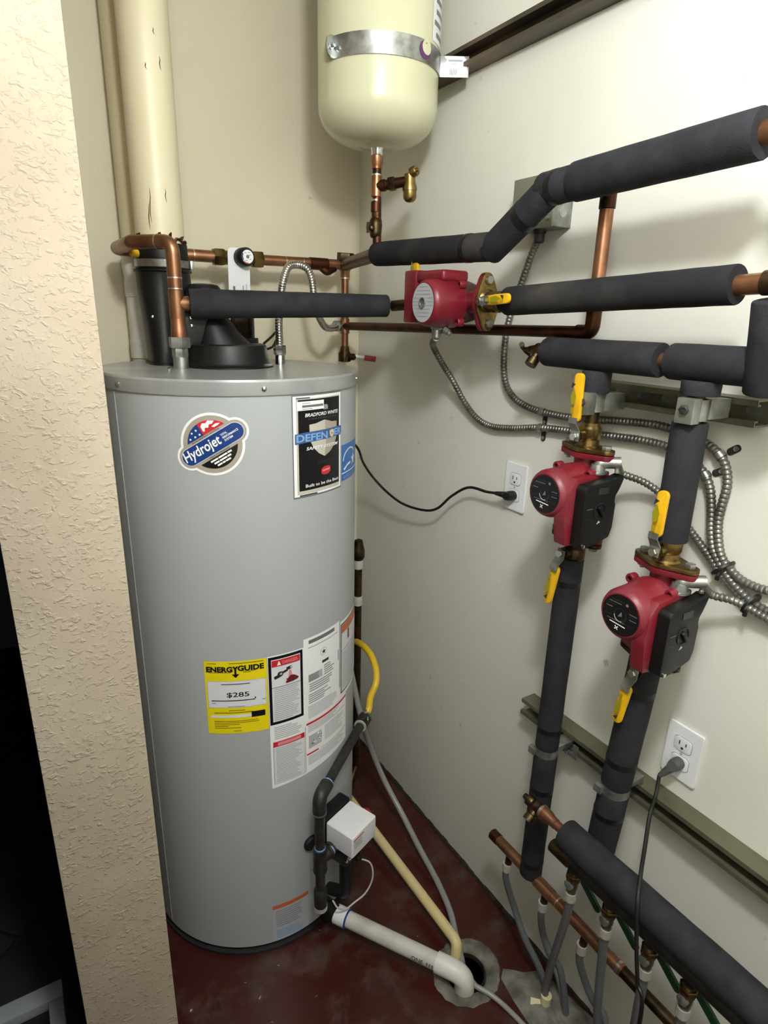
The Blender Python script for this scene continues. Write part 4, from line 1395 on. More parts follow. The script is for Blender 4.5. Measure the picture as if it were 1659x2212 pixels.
    cn = mk('conduit_connector', lathe(cb, (0, 0, 1), [(0, 0.017), (0.003, 0.017), (0.0035, 0.0135), (0.008, 0.0130), (0.016, 0.0115)], 24), 'galvanized', t)
    mk('connector_elbow', tube([cb + V((0, 0, 0.010)), cb + V((0.003, -0.003, 0.019)), cb + V((0.026, -0.026, 0.021))], 0.0105, bend=0.010), 'galvanized', cn)
    mk('connector_screw', lathe(cb + V((0.022, -0.024, 0.014)), (0, 0, -1), [(0, 0.003), (0.006, 0.003), (0.007, 0.004), (0.011, 0.004)], 10), 'galvanized', cn)
    return t, cb + V((0.022, -0.022, 0.0208))


P2 = V((LX, R1Y, 1.2820))
P3 = V((LX, R2Y, 1.129))
pump2, cc2 = zone_pump('red circulator pump on the left-hand riser beside the upper white socket', P2)
pump3, cc3 = zone_pump('red circulator pump on the right-hand riser, lower and nearer', P3)
iso_valve('brass flange valve with upright yellow lever above the left-hand riser pump', P2 + V((0, 0, 0.0832)), (0, 0, 1), (0, 1, 0), (0.0, 0.02, 1), lever_len=0.110)
iso_valve('valve with hanging yellow lever below the left-hand riser pump', P2 - V((0, 0, 0.0832)), (0, 0, -1), (0, 1, 0), (-0.05, 0.12, -1), lever_len=0.106, m='brass_dark')
iso_valve('brass flange valve with upright yellow lever above the right-hand riser pump', P3 + V((0, 0, 0.0832)), (0, 0, 1), (0, 1, 0), (0.0, -0.02, 1), lever_len=0.102)
iso_valve('valve with hanging yellow lever below the right-hand riser pump', P3 - V((0, 0, 0.0832)), (0, 0, -1), (0, 1, 0), (-0.05, 0.12, -1), lever_len=0.104, m='brass_dark')

# pump one on the horizontal run
C1 = V((PX1, PY1, PZ1))
t = thing('circulator_pump', 'red circulator pump with grey round nameplate on the horizontal run above the heater', 'pump', C1)
md, MC = pump_core(t, C1, V((0, -1, 0)), V((0, 0, 1)), red_top='pump_red', mz=-0.004, motor_r=0.048, face=0.097)
P = nameplate(md, MC + NX * 0.0973, (0, -1, 0), 'plastic_grey', 0.0385)
for k in range(9):
    v0 = 0.030 - k * 0.0072
    w = math.sqrt(max(0.0001, 0.036 ** 2 - v0 ** 2))
    if abs(v0) < 0.012:
        P.rect(-w, v0, -0.013, v0 + 0.0014, 'ink_grey', 2); P.rect(0.013, v0, w, v0 + 0.0014, 'ink_grey', 2)
    else:
        P.rect(-w * 0.8, v0, w * 0.8, v0 + 0.0014, 'ink_grey', 2)
P.build('nameplate', md)
mk('shaft_plug', lathe(MC + NX * 0.0974, NX, [(0, 0.0105), (0.0035, 0.0105), (0.0035, 0.0085), (0.001, 0.008), (0.001, 0)], 24), 'zinc_dull', md)
xf = -0.212
y_a, y_b = W(872, 640, x=xf).y, W(896, 640, x=xf).y
z_t, z_b = W(885, 584, x=xf).z, W(880, 697, x=xf).z
mk('terminal_box', abox(xf, -0.145, y_b, y_a, z_b, z_t, 0.005), 'pump_red', t)
y_c = W(953, 598, x=xf).y
mk('terminal_lid', abox(xf + 0.004, -0.140, y_c, y_b + 0.008, W(920, 609, x=xf).z, z_t - 0.002, 0.009, seg=4), 'pump_red', t)
mk('conduit_connector', lathe((MC.x - 0.045, MC.y + 0.020, MC.z - 0.044), (0, 0, -1), [(0, 0.012), (0.006, 0.0135), (0.010, 0.0105), (0.026, 0.0105), (0.028, 0.008)], 18), 'galvanized', t)
mk('connector_screw', lathe((MC.x - 0.047, MC.y - 0.012, MC.z - 0.052), (0.2, -0.6, -0.4), [(0, 0.0075), (0.012, 0.0075), (0.013, 0.005), (0.018, 0.005)], 6), 'galvanized', t)
iso_valve('brass flange valve with level yellow lever right of the first pump', C1 + V((0, -0.0832, 0)), (0, -1, 0), (0, 0.1, 1), (0, -1, 0.06), lever_len=0.086)
iso_valve('valve with yellow lever tip showing above the first pump', C1 + V((0, 0.0832, 0)), (0, 1, 0), (0, 0, 1), (0, 0.06, 1), lever_len=0.108, m='brass_dark')

# ================================================================== JUNCTION BOX, CONDUITS, SOCKETS, CORDS
jy0, jy1 = W(1112, 390, x=-0.054).y, W(1190, 500, x=-0.054).y
jz0, jz1 = W(1112, 500, x=-0.054).z, W(1112, 390, x=-0.054).z
t = thing('junction_box', 'grey steel junction box on the right wall behind the slanting foam', 'box', (0, (jy0 + jy1) / 2, jz0))
jb = mk('body', abox(-0.050, -0.0005, jy1 + 0.001, jy0 - 0.001, jz0 + 0.001, jz1 - 0.001, 0.002), 'zinc_dull', t)
mk('cover', abox(-0.0545, -0.0502, jy1, jy0, jz0, jz1, 0.0015), 'box_olive', t)
for k in (0.30, 0.72):
    p = V((-0.026, jy1 + 0.0012, jz0 + (jz1 - jz0) * k))
    mk('knockout', lathe(p, (0, -1, 0), [(0, 0.0105), (0.0009, 0.0105), (0.0009, 0.009), (0.0004, 0.009), (0.0004, 0)], 20), 'galvanized', jb)
mk('cover_screw', lathe((-0.0545, jy1 + 0.012, jz0 + 0.016), NX, [(0, 0.0036), (0.0018, 0.0036), (0.0025, 0)], 10), 'galvanized', t)
jc = V((-0.030, W(1165, 508, x=-0.030).y, jz0))
mk('conduit_connector', lathe(jc, (0, 0, -1), [(-0.001, 0.013), (0.006, 0.013), (0.007, 0.0105), (0.022, 0.0105), (0.024, 0.008)], 16), 'steel_black', t)

WX0 = -0.0125
def wp(*pts, x=WX0):
    return [W(a, b, x=(c[0] if c else x)) for a, b, *c in pts]

c1 = [jc + V((0, 0, -0.012))] + wp((1150, 545, -0.022), (1127, 610, -0.016), (1100, 690), (1089, 760), (1090, 815), (1103, 850), (1130, 874), (1172, 890), (1240, 903), (1330, 909), (1410, 917), (1470, 933), (1525, 958), (1556, 984), (1569, 1012), (1571, 1048), (1561, 1085), (1552, 1125), (1552, 1165), (1558, 1200), (1574, 1226), (1605, 1255), (1650, 1274), (1720, 1290))
c1 += [c1[-1] + V((0, -0.12, -0.03)), c1[-1] + V((0, -0.45, -0.048))]
single('conduit', ribbed(c1, 0.0076), 'conduit_steel', 'flexible steel conduit dropping from the grey junction box and curving right along the wall', 'conduit')
c2 = [V((MC.x - 0.045, MC.y + 0.020, MC.z - 0.070))] + wp((935, 745, -0.12), (955, 785, -0.075), (978, 822, -0.04), (1003, 868, -0.02), (1030, 903), (1062, 921), (1110, 925), (1168, 924), (1240, 932), (1310, 941), (1385, 951), (1450, 968), (1500, 1000), (1522, 1024), (1534, 1055), (1537, 1100), (1536, 1145), (1540, 1185), (1553, 1215), (1566, 1238), (1588, 1266), (1620, 1297), (1660, 1322), (1720, 1350))
c2 += [c2[-1] + V((0, -0.12, -0.05)), c2[-1] + V((0, -0.45, -0.08))]
single('conduit', ribbed(c2, 0.0076), 'conduit_steel', 'flexible steel conduit sweeping down from the first pump and along the wall', 'conduit')
c3 = [cc2] + [V(cc2) + (W(1340, 1024, x=-0.06) - V(cc2)) * 0.6] + wp((1345, 1024, -0.055), (1388, 1040, -0.035), (1425, 1065, -0.022), (1465, 1110, -0.016), (1492, 1147), (1515, 1178), (1540, 1214), (1556, 1240), (1576, 1262), (1606, 1295), (1650, 1330), (1720, 1375))
c3 += [c3[-1] + V((0, -0.12, -0.05)), c3[-1] + V((0, -0.45, -0.08))]
single('conduit', ribbed(c3, 0.0070, 0.0072), 'conduit_steel', 'flexible steel conduit from the left-hand riser pump passing behind the right-hand riser', 'conduit')
c4 = [cc3] + [V(cc3) + (W(1530, 1284, x=-0.06) - V(cc3)) * 0.55] + wp((1540, 1286, -0.058), (1580, 1296, -0.045), (1615, 1312, -0.03), (1659, 1337, -0.022), (1720, 1372, -0.018))
c4 += [c4[-1] + V((0, -0.12, -0.04)), c4[-1] + V((0, -0.45, -0.064))]
single('conduit', ribbed(c4, 0.0070, 0.0072), 'conduit_steel', 'flexible steel conduit from the right-hand riser pump to the right edge', 'conduit')

def conduit_strap(label, p, d, up, r=0.0079, ear=True):
    p, d, up = V(p), V(d).normalized(), V(up).normalized()
    t = thing('conduit_strap', label, 'strap', p)
    mk('band', lathe(p - d * 0.005, d, [(0, r), (0, r + 0.0012), (0.010, r + 0.0012), (0.010, r), (0, r)], 18), 'galvanized', t)
    if ear:
        c = V((-0.0018, p.y, p.z)) + up * 0.018
        X = up; Y = NX.cross(up)
        mk('ear', prism(roundrect(0.024, 0.012, 0.0055), frame(c + V((0.0008, 0, 0)), X, Y, NX if X.cross(Y).dot(NX) > 0 else -NX), 0.0016, 0), 'steel_black', t)
        mk('screw', lathe(c + up * 0.005 + NX * 0.001, NX, [(0, 0.0045), (0.002, 0.0045), (0.0032, 0)], 10), 'galvanized', t)
    return t

y_right = V((0, -1, 0))
conduit_strap('conduit clip on the wall on the upper of two conduits near the white socket', W(1172, 890, x=WX0), W(1190, 894, x=WX0) - W(1155, 885, x=WX0), (0, 0.05, -1))
conduit_strap('conduit clip on the wall on the lower of two conduits near the white socket', W(1168, 924, x=WX0), (0, -1, 0), (0, 0, -1))
conduit_strap('upper one-hole conduit strap with ear right of the right-hand riser', W(1556, 984, x=WX0), W(1563, 995, x=WX0) - W(1548, 976, x=WX0), (0, -0.8, 0.6))
conduit_strap('lower one-hole conduit strap with ear right of the right-hand riser', W(1524, 1027, x=WX0), W(1532, 1042, x=WX0) - W(1516, 1014, x=WX0), (0, -0.85, 0.45))
for lab, q, d, rr in (('black cable tie bundling the conduits right of the right-hand riser', W(1562, 1227, x=-0.016), W(1580, 1250, x=-0.014) - W(1550, 1205, x=-0.014), 0.0205), ('black cable tie on the conduits at the right edge', W(1622, 1304, x=-0.020), W(1645, 1322, x=-0.02) - W(1600, 1285, x=-0.02), 0.0200)):
    t = thing('cable_tie', lab, 'cable tie', q)
    mk('loop', lathe(q - d.normalized() * 0.002, d, [(0, rr - 0.0006), (0, rr), (0.004, rr), (0.004, rr - 0.0006)], 24), 'black_rubber', t)
    mk('head', box(q + V((-0.012, 0.0, -0.016)), (1, 0, 0), (0, 1, 0), (0, 0, 1), 0.005, 0.006, 0.007, 0.001), 'black_rubber', t)

# ---- sockets
def socket(label, yc, zc, used='low'):
    t = thing('wall_socket', label, 'socket', (0, yc, zc), 'white double wall sockets')
    plate = mk('plate', prism(roundrect(0.070, 0.114, 0.004), frame((-0.0003, yc, zc), (0, -1, 0), (0, 0, 1), NX), 0.0056, 0.0018), 'plastic_white', t)
    for s in (1, -1):
        z = zc + s * 0.0195
        o = []
        for k in range(33):
            a = 2 * PI * k / 32
            o.append((max(-0.0172, min(0.0172, 0.0205 * math.cos(a))), max(-0.0140, min(0.0140, 0.0172 * math.sin(a)))))
        o = o[:-1]
        q = []
        for p in o:
            if not q or (abs(p[0] - q[-1][0]) + abs(p[1] - q[-1][1])) > 1e-6:
                q.append(p)
        M = frame((-0.0056, yc, z), (0, -1, 0), (0, 0, 1), NX)
        mk('gasket', prism([(a * 1.05, b * 1.06) for a, b in q], M, 0.0004), 'ink_midgrey', t, 0)
        rc = mk('receptacle', prism(q, M, 0.0019, 0.0005), 'plastic_white', t)
        bm = abox(-0.0079, -0.0074, yc + 0.0055, yc + 0.0075, z - 0.001, z + 0.0075)
        abox(-0.0079, -0.0074, yc - 0.0075, yc - 0.0055, z - 0.000, z + 0.0065, 0, bm)
        lathe((-0.0074, yc, z - 0.0070), NX, [(0, 0.0026), (0.0005, 0.0026)], 12, bm)
        mk('slots', bm, 'socket_dark', rc, 0)
    mk('plate_screw', lathe((-0.0058, yc, zc), NX, [(0, 0.003), (0.0008, 0.003), (0.0012, 0)], 12), 'plastic_grey', t)
    return t

S1Y, S1Z = -0.7775, 1.2111
S2Y, S2Z = -1.2830, 0.8172
socket('white double socket feeding the black heater cord', S1Y, S1Z)
socket('white double socket above the low channel with a grey plug', S2Y, S2Z)

def plug(label, yc, zc, cable, m, d, mp='cord_black'):
    """grounded plug in the lower receptacle with its cord; d = direction the cord leaves"""
    z = zc - 0.0195
    t = thing('power_cord', label, 'power cord', (-0.008, yc, z))
    c = V((-0.0082, yc, z))
    X = V(d).normalized()
    up_ = NX.cross(X).normalized()
    secs = []
    for n_, w, h in ((0.0, 0.013, 0.0115), (0.010, 0.0135, 0.012), (0.016, 0.0125, 0.011), (0.022, 0.0105, 0.009)):
        secs.append([c + NX * n_ + X * (w * math.cos(a)) + up_ * (h * math.sin(a)) for a in [2 * PI * k / 18 for k in range(18)]])
    mk('plug', loft(secs), mp, t)
    p0 = c + NX * 0.012 + X * 0.010
    bm = BM()
    rr = []
    pts = []
    for k in range(13):
        pts.append(p0 + X * (0.026 * k / 12) + NX * (0.004 * k / 12))
        rr.append((0.0090 - 0.0045 * k / 12) * (1.0 if k % 2 else 0.9))
    mk('strain_relief', sweep(bm, pts, rr, 14), mp, t)
    mk('cord', sweep(BM(), spline([pts[-3], pts[-1]] + cable, 10), 0.0036, 10), m, t)
    return t

cord1 = wp((1050, 1062, -0.030), (1012, 1053, -0.035), (975, 1072, -0.04), (945, 1098, -0.045), (915, 1102, -0.05), (870, 1088, -0.06), (835, 1062, -0.075), (805, 1030, -0.10), (785, 1000, -0.14), (768, 962, -0.19))
cord1.append(W(760, 945, x=-0.235) + V((0, 0.12, 0)))
plug('black cord looping from the heater to the upper socket', S1Y, S1Z, cord1, 'cord_black', (-0.25, 0.93, 0.0))
cord2 = wp((1418, 1712, -0.060), (1404, 1760, -0.085), (1393, 1830, -0.13), (1384, 1890, -0.17), (1377, 1960, -0.205), (1375, 2040, -0.215), (1377, 2120, -0.22), (1381, 2212, -0.225))
cord2.append(V((cord2[-1].x, cord2[-1].y + 0.01, 0.004)))
plug('dark cord hanging from the lower socket in front of the big foam header', S2Y, S2Z, cord2, 'cord_black', (-0.35, 0.45, -0.85), 'plug_grey')

# ================================================================== LOW MANIFOLDS AND FLOOR TUBING
MX, MZ = -0.110, 0.359
ma, mb = W(1064, 1803, x=MX).y, W(1346, 2096, x=MX).y
t = thing('heating_manifold', 'bare copper manifold low on the right wall with grey tubes below', 'manifold', (MX, ma, MZ))
mk('pipe', tube([(MX, ma, MZ), (MX, mb, MZ)], 0.0128, seg=20), 'copper', t)
mk('end_cap', lathe((MX, ma + 0.003, MZ), (0, -1, 0), [(0, 0.010), (0.003, 0.0138), (0.026, 0.0138), (0.027, 0.0128)], 20), 'copper_dark', t)
band((MX, W(1207, 1945, x=MX).y, MZ), (0, 1, 0), 0.0130, parent=t)
band((MX, W(1338, 2088, x=MX).y, MZ), (0, 1, 0), 0.0134, 0.006, parent=t)
mk('tail_pipe', tube([(MX, mb, MZ), (MX, mb - 0.3, MZ)], 0.0118, seg=18), 'brass_dark', t)
mk('coupling', lathe((MX, W(1195, 1932, x=MX).y, MZ), (0, 1, 0), [(0, 0.0128), (0.001, 0.0145), (0.05, 0.0145), (0.051, 0.0128)], 20), 'copper', t)
stubs1 = []
for px_, py_ in ((1102, 1842), (1180, 1925), (1266, 2012)):
    yy = W(px_, py_, x=MX).y
    s0 = V((MX, yy, MZ - 0.010)); s1 = V((MX - 0.003, yy + 0.002, MZ - 0.052))
    mk('stub', tube([s0, s1], 0.0085), 'copper_dark', t)
    mk('crimp_ring', lathe(s1 + V((0, 0, 0.018)), (0, 0, -1), [(0, 0.0092), (0, 0.0112), (0.022, 0.0112), (0.022, 0.0092)], 18), 'clamp_white', t)
    stubs1.append(s1)
F1 = W(1188, 2140, z=0.0)
F2 = V((F1.x + 0.02, -1.33, 0))
def pex(label, pts, r=0.0080, m='pex_grey'):
    return single('heating_tube', sweep(BM(), spline(pts, 10), r, 12), m, label, 'tube')

def m1(px_, py_, x):
    return W(px_, py_, x=x)
pex('grey tube below the leftmost stub of the bare copper manifold', [stubs1[0] + V((0, 0, 0.012)), stubs1[0] - V((0, 0, 0.03)), m1(1109, 1955, -0.085), m1(1132, 2022, -0.080), m1(1158, 2075, -0.072), m1(1176, 2118, -0.068), V((-0.064, -1.115, -0.01))])
pex('grey tube below the middle stub of the bare copper manifold', [stubs1[1] + V((0, 0, 0.012)), stubs1[1] - V((0, 0, 0.03)), m1(1174, 2020, -0.085), m1(1190, 2065, -0.078), m1(1212, 2102, -0.070), V((-0.060, -1.175, -0.01))])
pex('grey tube below the rightmost stub of the bare copper manifold', [stubs1[2] + V((0, 0, 0.012)), stubs1[2] - V((0, 0, 0.03)), m1(1265, 2122, -0.088), m1(1283, 2165, -0.082), m1(1306, 2203, -0.075), V((-0.066, -1.30, -0.01))])
pex('thin pale tube in the wall corner beside the leftmost grey tube', [V((-0.016, -1.05, 0.085)), V((-0.022, -1.085, 0.05)), V((-0.03, -1.12, 0.015)), V((-0.034, -1.135, -0.01))], 0.0055, 'tube_grey')

# second manifold with green-levered valves under the big foam header
HX2, HZ2 = -0.176, 0.628
hy0 = W(1222, 1803, x=HX2).y
sleeve('pipe_insulation', 'thick black foam header running down to the lower right corner', [(HX2, hy0, HZ2 - 0.002), (HX2, -1.345, HZ2 + 0.002), (HX2, -1.72, HZ2 + 0.006)], 0.0300, 'foam')
t = thing('header_tail_pipe', 'copper reducer sticking out of the left end of the big foam header', 'pipe', (HX2, hy0, HZ2))
yq = W(1172, 1754, x=HX2).y
mk('reducer', lathe((HX2, hy0 - 0.03, HZ2 - 0.002), (0, 1, 0), [(0, 0.0095), (0.055, 0.0095), (0.056, 0.0108), (0.066, 0.0108), (0.078, 0.0145), (hy0 * -1 + yq + 0.03, 0.0145)], 20), 'copper', t)
band((HX2, yq, HZ2 - 0.002), (0, 1, 0), 0.0145, 0.005, 'solder', t)
hose_bib('brass drain cock on the left end of the big foam header', (HX2, yq - 0.004, HZ2 - 0.002), (0, 1, 0), (-0.75, 0, -0.6), 1.0, 'brass_dark', wing=False)
M2X = -0.150
M2Z = W(1197, 1827, x=M2X).z
my0 = W(1194, 1822, x=M2X).y
t = thing('valved_manifold', 'brown-ended manifold pipe darkened for shade below the big foam header carrying green-levered valves', 'manifold', (M2X, my0, M2Z))
mk('pipe', tube([(M2X, my0, M2Z), (M2X, -1.70, M2Z + 0.012)], 0.0138, seg=20), 'steel_black', t)  # run coloured black to carry the shade beneath the foam header
mk('end_cap', lathe((M2X, my0 + 0.002, M2Z), (0, -1, 0), [(0, 0.011), (0.003, 0.015), (0.050, 0.015), (0.051, 0.0138)], 20), 'brass_dark', t)
for z_, y_ in ((0.60, -1.20), (0.60, -1.50)):
    mk('hanger', abox(M2X - 0.006, M2X + 0.006, y_ - 0.012, y_ + 0.012, M2Z, HZ2 - 0.02, 0.001), 'steel_black', t)
vspots = [W(px_, py_, x=M2X - 0.004).y for px_, py_ in ((1240, 1893), (1317, 1968), (1402, 2060), (1487, 2140))]
ords = ('first', 'second', 'third', 'fourth')
for k, yy in enumerate(vspots):
    t = thing('balancing_valve', 'brass valve with green lever, %s from the left under the big foam header' % ords[k], 'valve', (M2X, yy, M2Z - 0.09), 'valves on the lower manifold')
    o = V((M2X - 0.006, yy, M2Z))
    mk('body', lathe(o, (0, 0, -1), [(0.006, 0.010), (0.014, 0.010), (0.015, 0.0135), (0.028, 0.0135), (0.030, 0.0115), (0.046, 0.0115), (0.047, 0.0095), (0.062, 0.0095)], 16), 'manifold_brass', t)
    mk('hex_nut', hexnut(o - V((0, 0, 0.022)), (0, 0, 1), 0.0155, 0.010), 'brass', t)
    mk('packing_nut', lathe(o - V((0, 0, 0.030)), -NX, [(0.008, 0.009), (0.017, 0.009), (0.018, 0.006), (0.024, 0.006)], 12), 'zinc_dull', t)
    mk('bonnet', lathe(o - V((0, 0, 0.036)), NX, [(0.006, 0.0095), (0.014, 0.0095), (0.016, 0.006), (0.018, 0)], 12), 'galvanized', t)
    gd2 = V((0, -0.80, -0.60)).normalized()
    T2 = gd2.cross(NX).normalized()
    c = o - V((0, 0, 0.030)) - NX * 0.020
    mk('lever', prism(roundrect(0.066, 0.017, 0.007), frame(c + gd2 * 0.036 + NX * 0.001, gd2, T2, gd2.cross(T2)), 0.006, 0.0015), 'green_vinyl', t)
    mk('crimp_ring', lathe(o - V((0, 0, 0.060)), (0, 0, -1), [(0, 0.0096), (0, 0.0116), (0.020, 0.0116), (0.020, 0.0096)], 18), 'clamp_white', t)
    tops = o - V((0, 0, 0.055))
    e = [V((-0.085, -1.125, -0.01)), V((-0.085, -1.285, -0.01)), V((-0.085, -1.36, -0.01)), V((-0.085, -1.43, -0.01))][k]
    mid = tops + (e - tops) * 0.55 + V((-0.010, 0, 0))
    pex('grey tube from the %s green-levered valve down to the floor' % ords[k], [tops, tops - V((0, 0, 0.05)) + (e - tops) * 0.06, mid, e + V((-0.004, 0, 0.06)), e], 0.0085)
# bits of pale spacer on the tube where it meets the floor
pz = W(1190, 2135, z=0.03)
t = thing('tube_spacer', 'torn pale plastic sleeve around the tubes at floor level', 'sleeve', (pz.x, pz.y, 0.0))
mk('sleeve_piece', lathe((-0.087, -1.128, 0.004), (0.0, -0.02, 1), [(0, 0.0125), (0.0, 0.0132), (0.034, 0.0128), (0.034, 0.0122)], 12), 'pvc_cream', t)
mk('flap', box((-0.105, -1.118, 0.014), V((0.7, -0.7, 0)).normalized(), V((0.5, 0.5, 0.7)).normalized(), V((-0.5, -0.5, 0.7)).normalized(), 0.03, 0.014, 0.0012), 'pvc_cream', t)

# ================================================================== GAS LINE, CONTROL VALVE, DISCHARGE PIPES
GZ = 0.505
G0 = W(690, 1722, z=GZ)
G1 = W(785, 1556, z=GZ)
gl = thing('gas_pipe', 'dark steel gas pipe running back along the heater side from the control valve', 'pipe', V((G0.x, G0.y, 0.1)))
TZ = W(689, 1858, y=G0.y).z
CZ = W(680, 1968, y=G0.y).z
mk('pipe', tube([V((G0.x, G0.y, CZ + 0.01)), V((G0.x, G0.y, GZ)), G1], 0.0122, bend=0.03, seg=18), 'steel_black', gl)
gdir = (G1 - V((G0.x, G0.y, GZ))).normalized()
mk('elbow', tube([V((G0.x, G0.y, GZ - 0.043)), V((G0.x, G0.y, GZ)), V((G0.x, G0.y, GZ)) + gdir * 0.045], 0.0168, bend=0.028, seg=18), 'steel_black', gl)
band(V((G0.x, G0.y, GZ)) + gdir * 0.046, gdir, 0.0150, 0.006, 'pipe_wrap_blue', gl, 'thread_tape')
band(V((G0.x, G0.y, GZ - 0.044)), (0, 0, 1), 0.0165, 0.004, 'zinc_dull', gl, 'elbow_rim')
mk('tee', lathe((G0.x, G0.y, TZ - 0.036), (0, 0, 1), [(0, 0.0165), (0.006, 0.0180), (0.010, 0.0165), (0.062, 0.0165), (0.066, 0.0180), (0.072, 0.0165)], 20), 'steel_black', gl)
band((G0.x, G0.y, TZ + 0.037), (0, 0, 1), 0.0125, 0.005, 'pipe_wrap_blue', gl, 'thread_tape')
VD = V((0.95, 0.30, 0)).normalized()
mk('tee_branch', lathe((G0.x, G0.y, TZ), VD, [(0.008, 0.0145), (0.026, 0.0145), (0.027, 0.0170), (0.034, 0.0170), (0.035, 0.0115), (0.070, 0.0115)], 20), 'steel_black', gl)
band(V((G0.x, G0.y, TZ)) + VD * 0.037, VD, 0.0125, 0.004, 'pipe_wrap_blue', gl, 'thread_tape')
mk('drip_cap', lathe((G0.x, G0.y, CZ), (0, 0, 1), [(0, 0.008), (0.002, 0.0125), (0.006, 0.0165), (0.060, 0.0168), (0.068, 0.012)], 20), 'steel_black', gl)
band((G0.x, G0.y, CZ + 0.006), (0, 0, 1), 0.0166, 0.012, 'clamp_white', gl, 'cap_rim')
mk('union', hexnut(G1 - gdir * 0.020, gdir, 0.0205, 0.034), 'steel_black', gl)
band(G1 - gdir * 0.026, gdir, 0.0165, 0.005, 'clamp_white', gl, 'thread_tape')

# shut-off and yellow connector
yc = [G1 + gdir * 0.005, G1 + gdir * 0.03 + V((0.006, 0, 0.016)), W(800, 1507, y=-0.51), W(812, 1476, y=-0.50), W(812, 1446, y=-0.47), W(803, 1418, y=-0.43), W(788, 1398, y=-0.38), W(772, 1387, y=-0.32), W(760, 1384, y=-0.25)]
single('gas_connector', sweep(BM(), spline(yc, 10), 0.0098, 14), 'yellow_hose', 'yellow flexible gas connector looping behind the heater', 'hose')
t = thing('gas_cock', 'grey gas shut-off fitting at the foot of the yellow connector', 'valve', G1)
mk('body', lathe(G1 + gdir * 0.002, gdir + V((0.1, 0, 0.35)), [(0, 0.0145), (0.016, 0.0155), (0.018, 0.0125), (0.034, 0.0115)], 8), 'zinc_dull', t)
mk('lever', box(G1 + V((0.006, -0.014, 0.006)), V((0.3, 0.5, -0.8)).normalized(), V((0.8, -0.6, 0)).normalized(), V((0.3, 0.5, -0.8)).normalized().cross(V((0.8, -0.6, 0)).normalized()), 0.04, 0.003, 0.010, 0.001), 'zinc_dull', t)

# control valve: a part of the heater
va = -67.7
vn = hdir(va); vt = V((-vn.y, vn.x, 0))          # outward, and along the jacket to the right
ztop, zbot = 0.382, W(757, 1862, y=-0.784).z
zc0 = (ztop + zbot) / 2
hb_ = ztop - zbot
def gp(n, s, z):
    return hp(va, 0, HR) + vn * n + vt * s + V((0, 0, z))
gv = mk('gas_control', box(gp(0.080, 0.0, zc0), vt, vn, (0, 0, 1), 0.096, 0.086, hb_, 0.006, seg=3), 'plastic_white', heater)
mk('valve_body', box(gp(0.018, 0.0, zc0 - 0.010), vt, vn, (0, 0, 1), 0.100, 0.036, hb_ + 0.03, 0.006), 'black_plastic', gv)
mk('inlet_boss', lathe(gp(0.055, -0.036, TZ), -vt, [(-0.03, 0.018), (0.010, 0.018), (0.012, 0.015), (0.02, 0.015)], 18), 'steel_black', gv)
mk('lower_body', box(gp(0.060, 0.0, zbot - 0.030), vt, vn, (0, 0, 1), 0.074, 0.072, 0.062, 0.012), 'steel_black', gv)
mk('outlet_boss', lathe(gp(0.092, 0.004, zbot - 0.048), V((vn.x, vn.y, -0.2)), [(-0.02, 0.016), (0.006, 0.016), (0.008, 0.011), (0.016, 0.011), (0.017, 0.005), (0.012, 0.005)], 16), 'black_plastic', gv)
mk('pilot_window', lathe(gp(0.094, -0.024, zbot - 0.036), V((vn.x, vn.y, 0)), [(-0.01, 0.012), (0.001, 0.012), (0.002, 0.0085), (0.004, 0.0085), (0.005, 0)], 16), 'chrome', gv)
mk('lower_label', box(gp(0.0965, 0.014, zbot - 0.026), vt, vn, (0, 0, 1), 0.026, 0.001, 0.014), 'plastic_grey', gv)
mk('burner_manifold', tube([gp(0.06, 0.0, zbot - 0.05), gp(0.062, 0.0, 0.125), gp(0.005, 0.0, 0.10)], 0.016, bend=0.02), 'black_plastic', gv)
mk('reset_knob', lathe(gp(0.088, 0.046, ztop - 0.020), V((vt.x, vt.y, 0.1)), [(0, 0.0135), (0.012, 0.0135), (0.015, 0.011), (0.015, 0)], 16), 'red_vinyl', gv)
P = Print(plane_map(gp(0.1235, 0.0, zc0), vt, (0, 0, 1)), lift=0.0004)
P.rect(-0.044, hb_ * 0.30, -0.004, hb_ * 0.36, 'ink_orange', 1)
P.lines(-0.041, -hb_ * 0.12, -0.008, hb_ * 0.26, 6, 'ink_lightgrey', 1)
P.build('valve_label', gv)
mk('grommet', lathe(hp(-79.5, 0.30, HR - 0.006), hdir(-79.5), [(0, 0.021), (0.012, 0.021), (0.016, 0.017), (0.016, 0)], 20), 'black_rubber', heater)
mk('pilot_wire', sweep(BM(), spline([gp(0.080, 0.034, 0.225), gp(0.100, 0.058, 0.200), gp(0.105, 0.062, 0.150), gp(0.095, 0.046, 0.105), gp(0.080, 0.015, 0.088), gp(0.075, -0.015, 0.090), gp(0.07, -0.040, 0.115), gp(0.06, -0.048, 0.14)], 8), 0.0022, 8), 'wire_white', heater)
mk('drain_outlet', lathe(hp(-71, 0.055, HR - 0.01), hdir(-71), [(0, 0.022), (0.03, 0.022), (0.032, 0.025), (0.06, 0.025), (0.062, 0.021)], 20), 'black_plastic', heater)

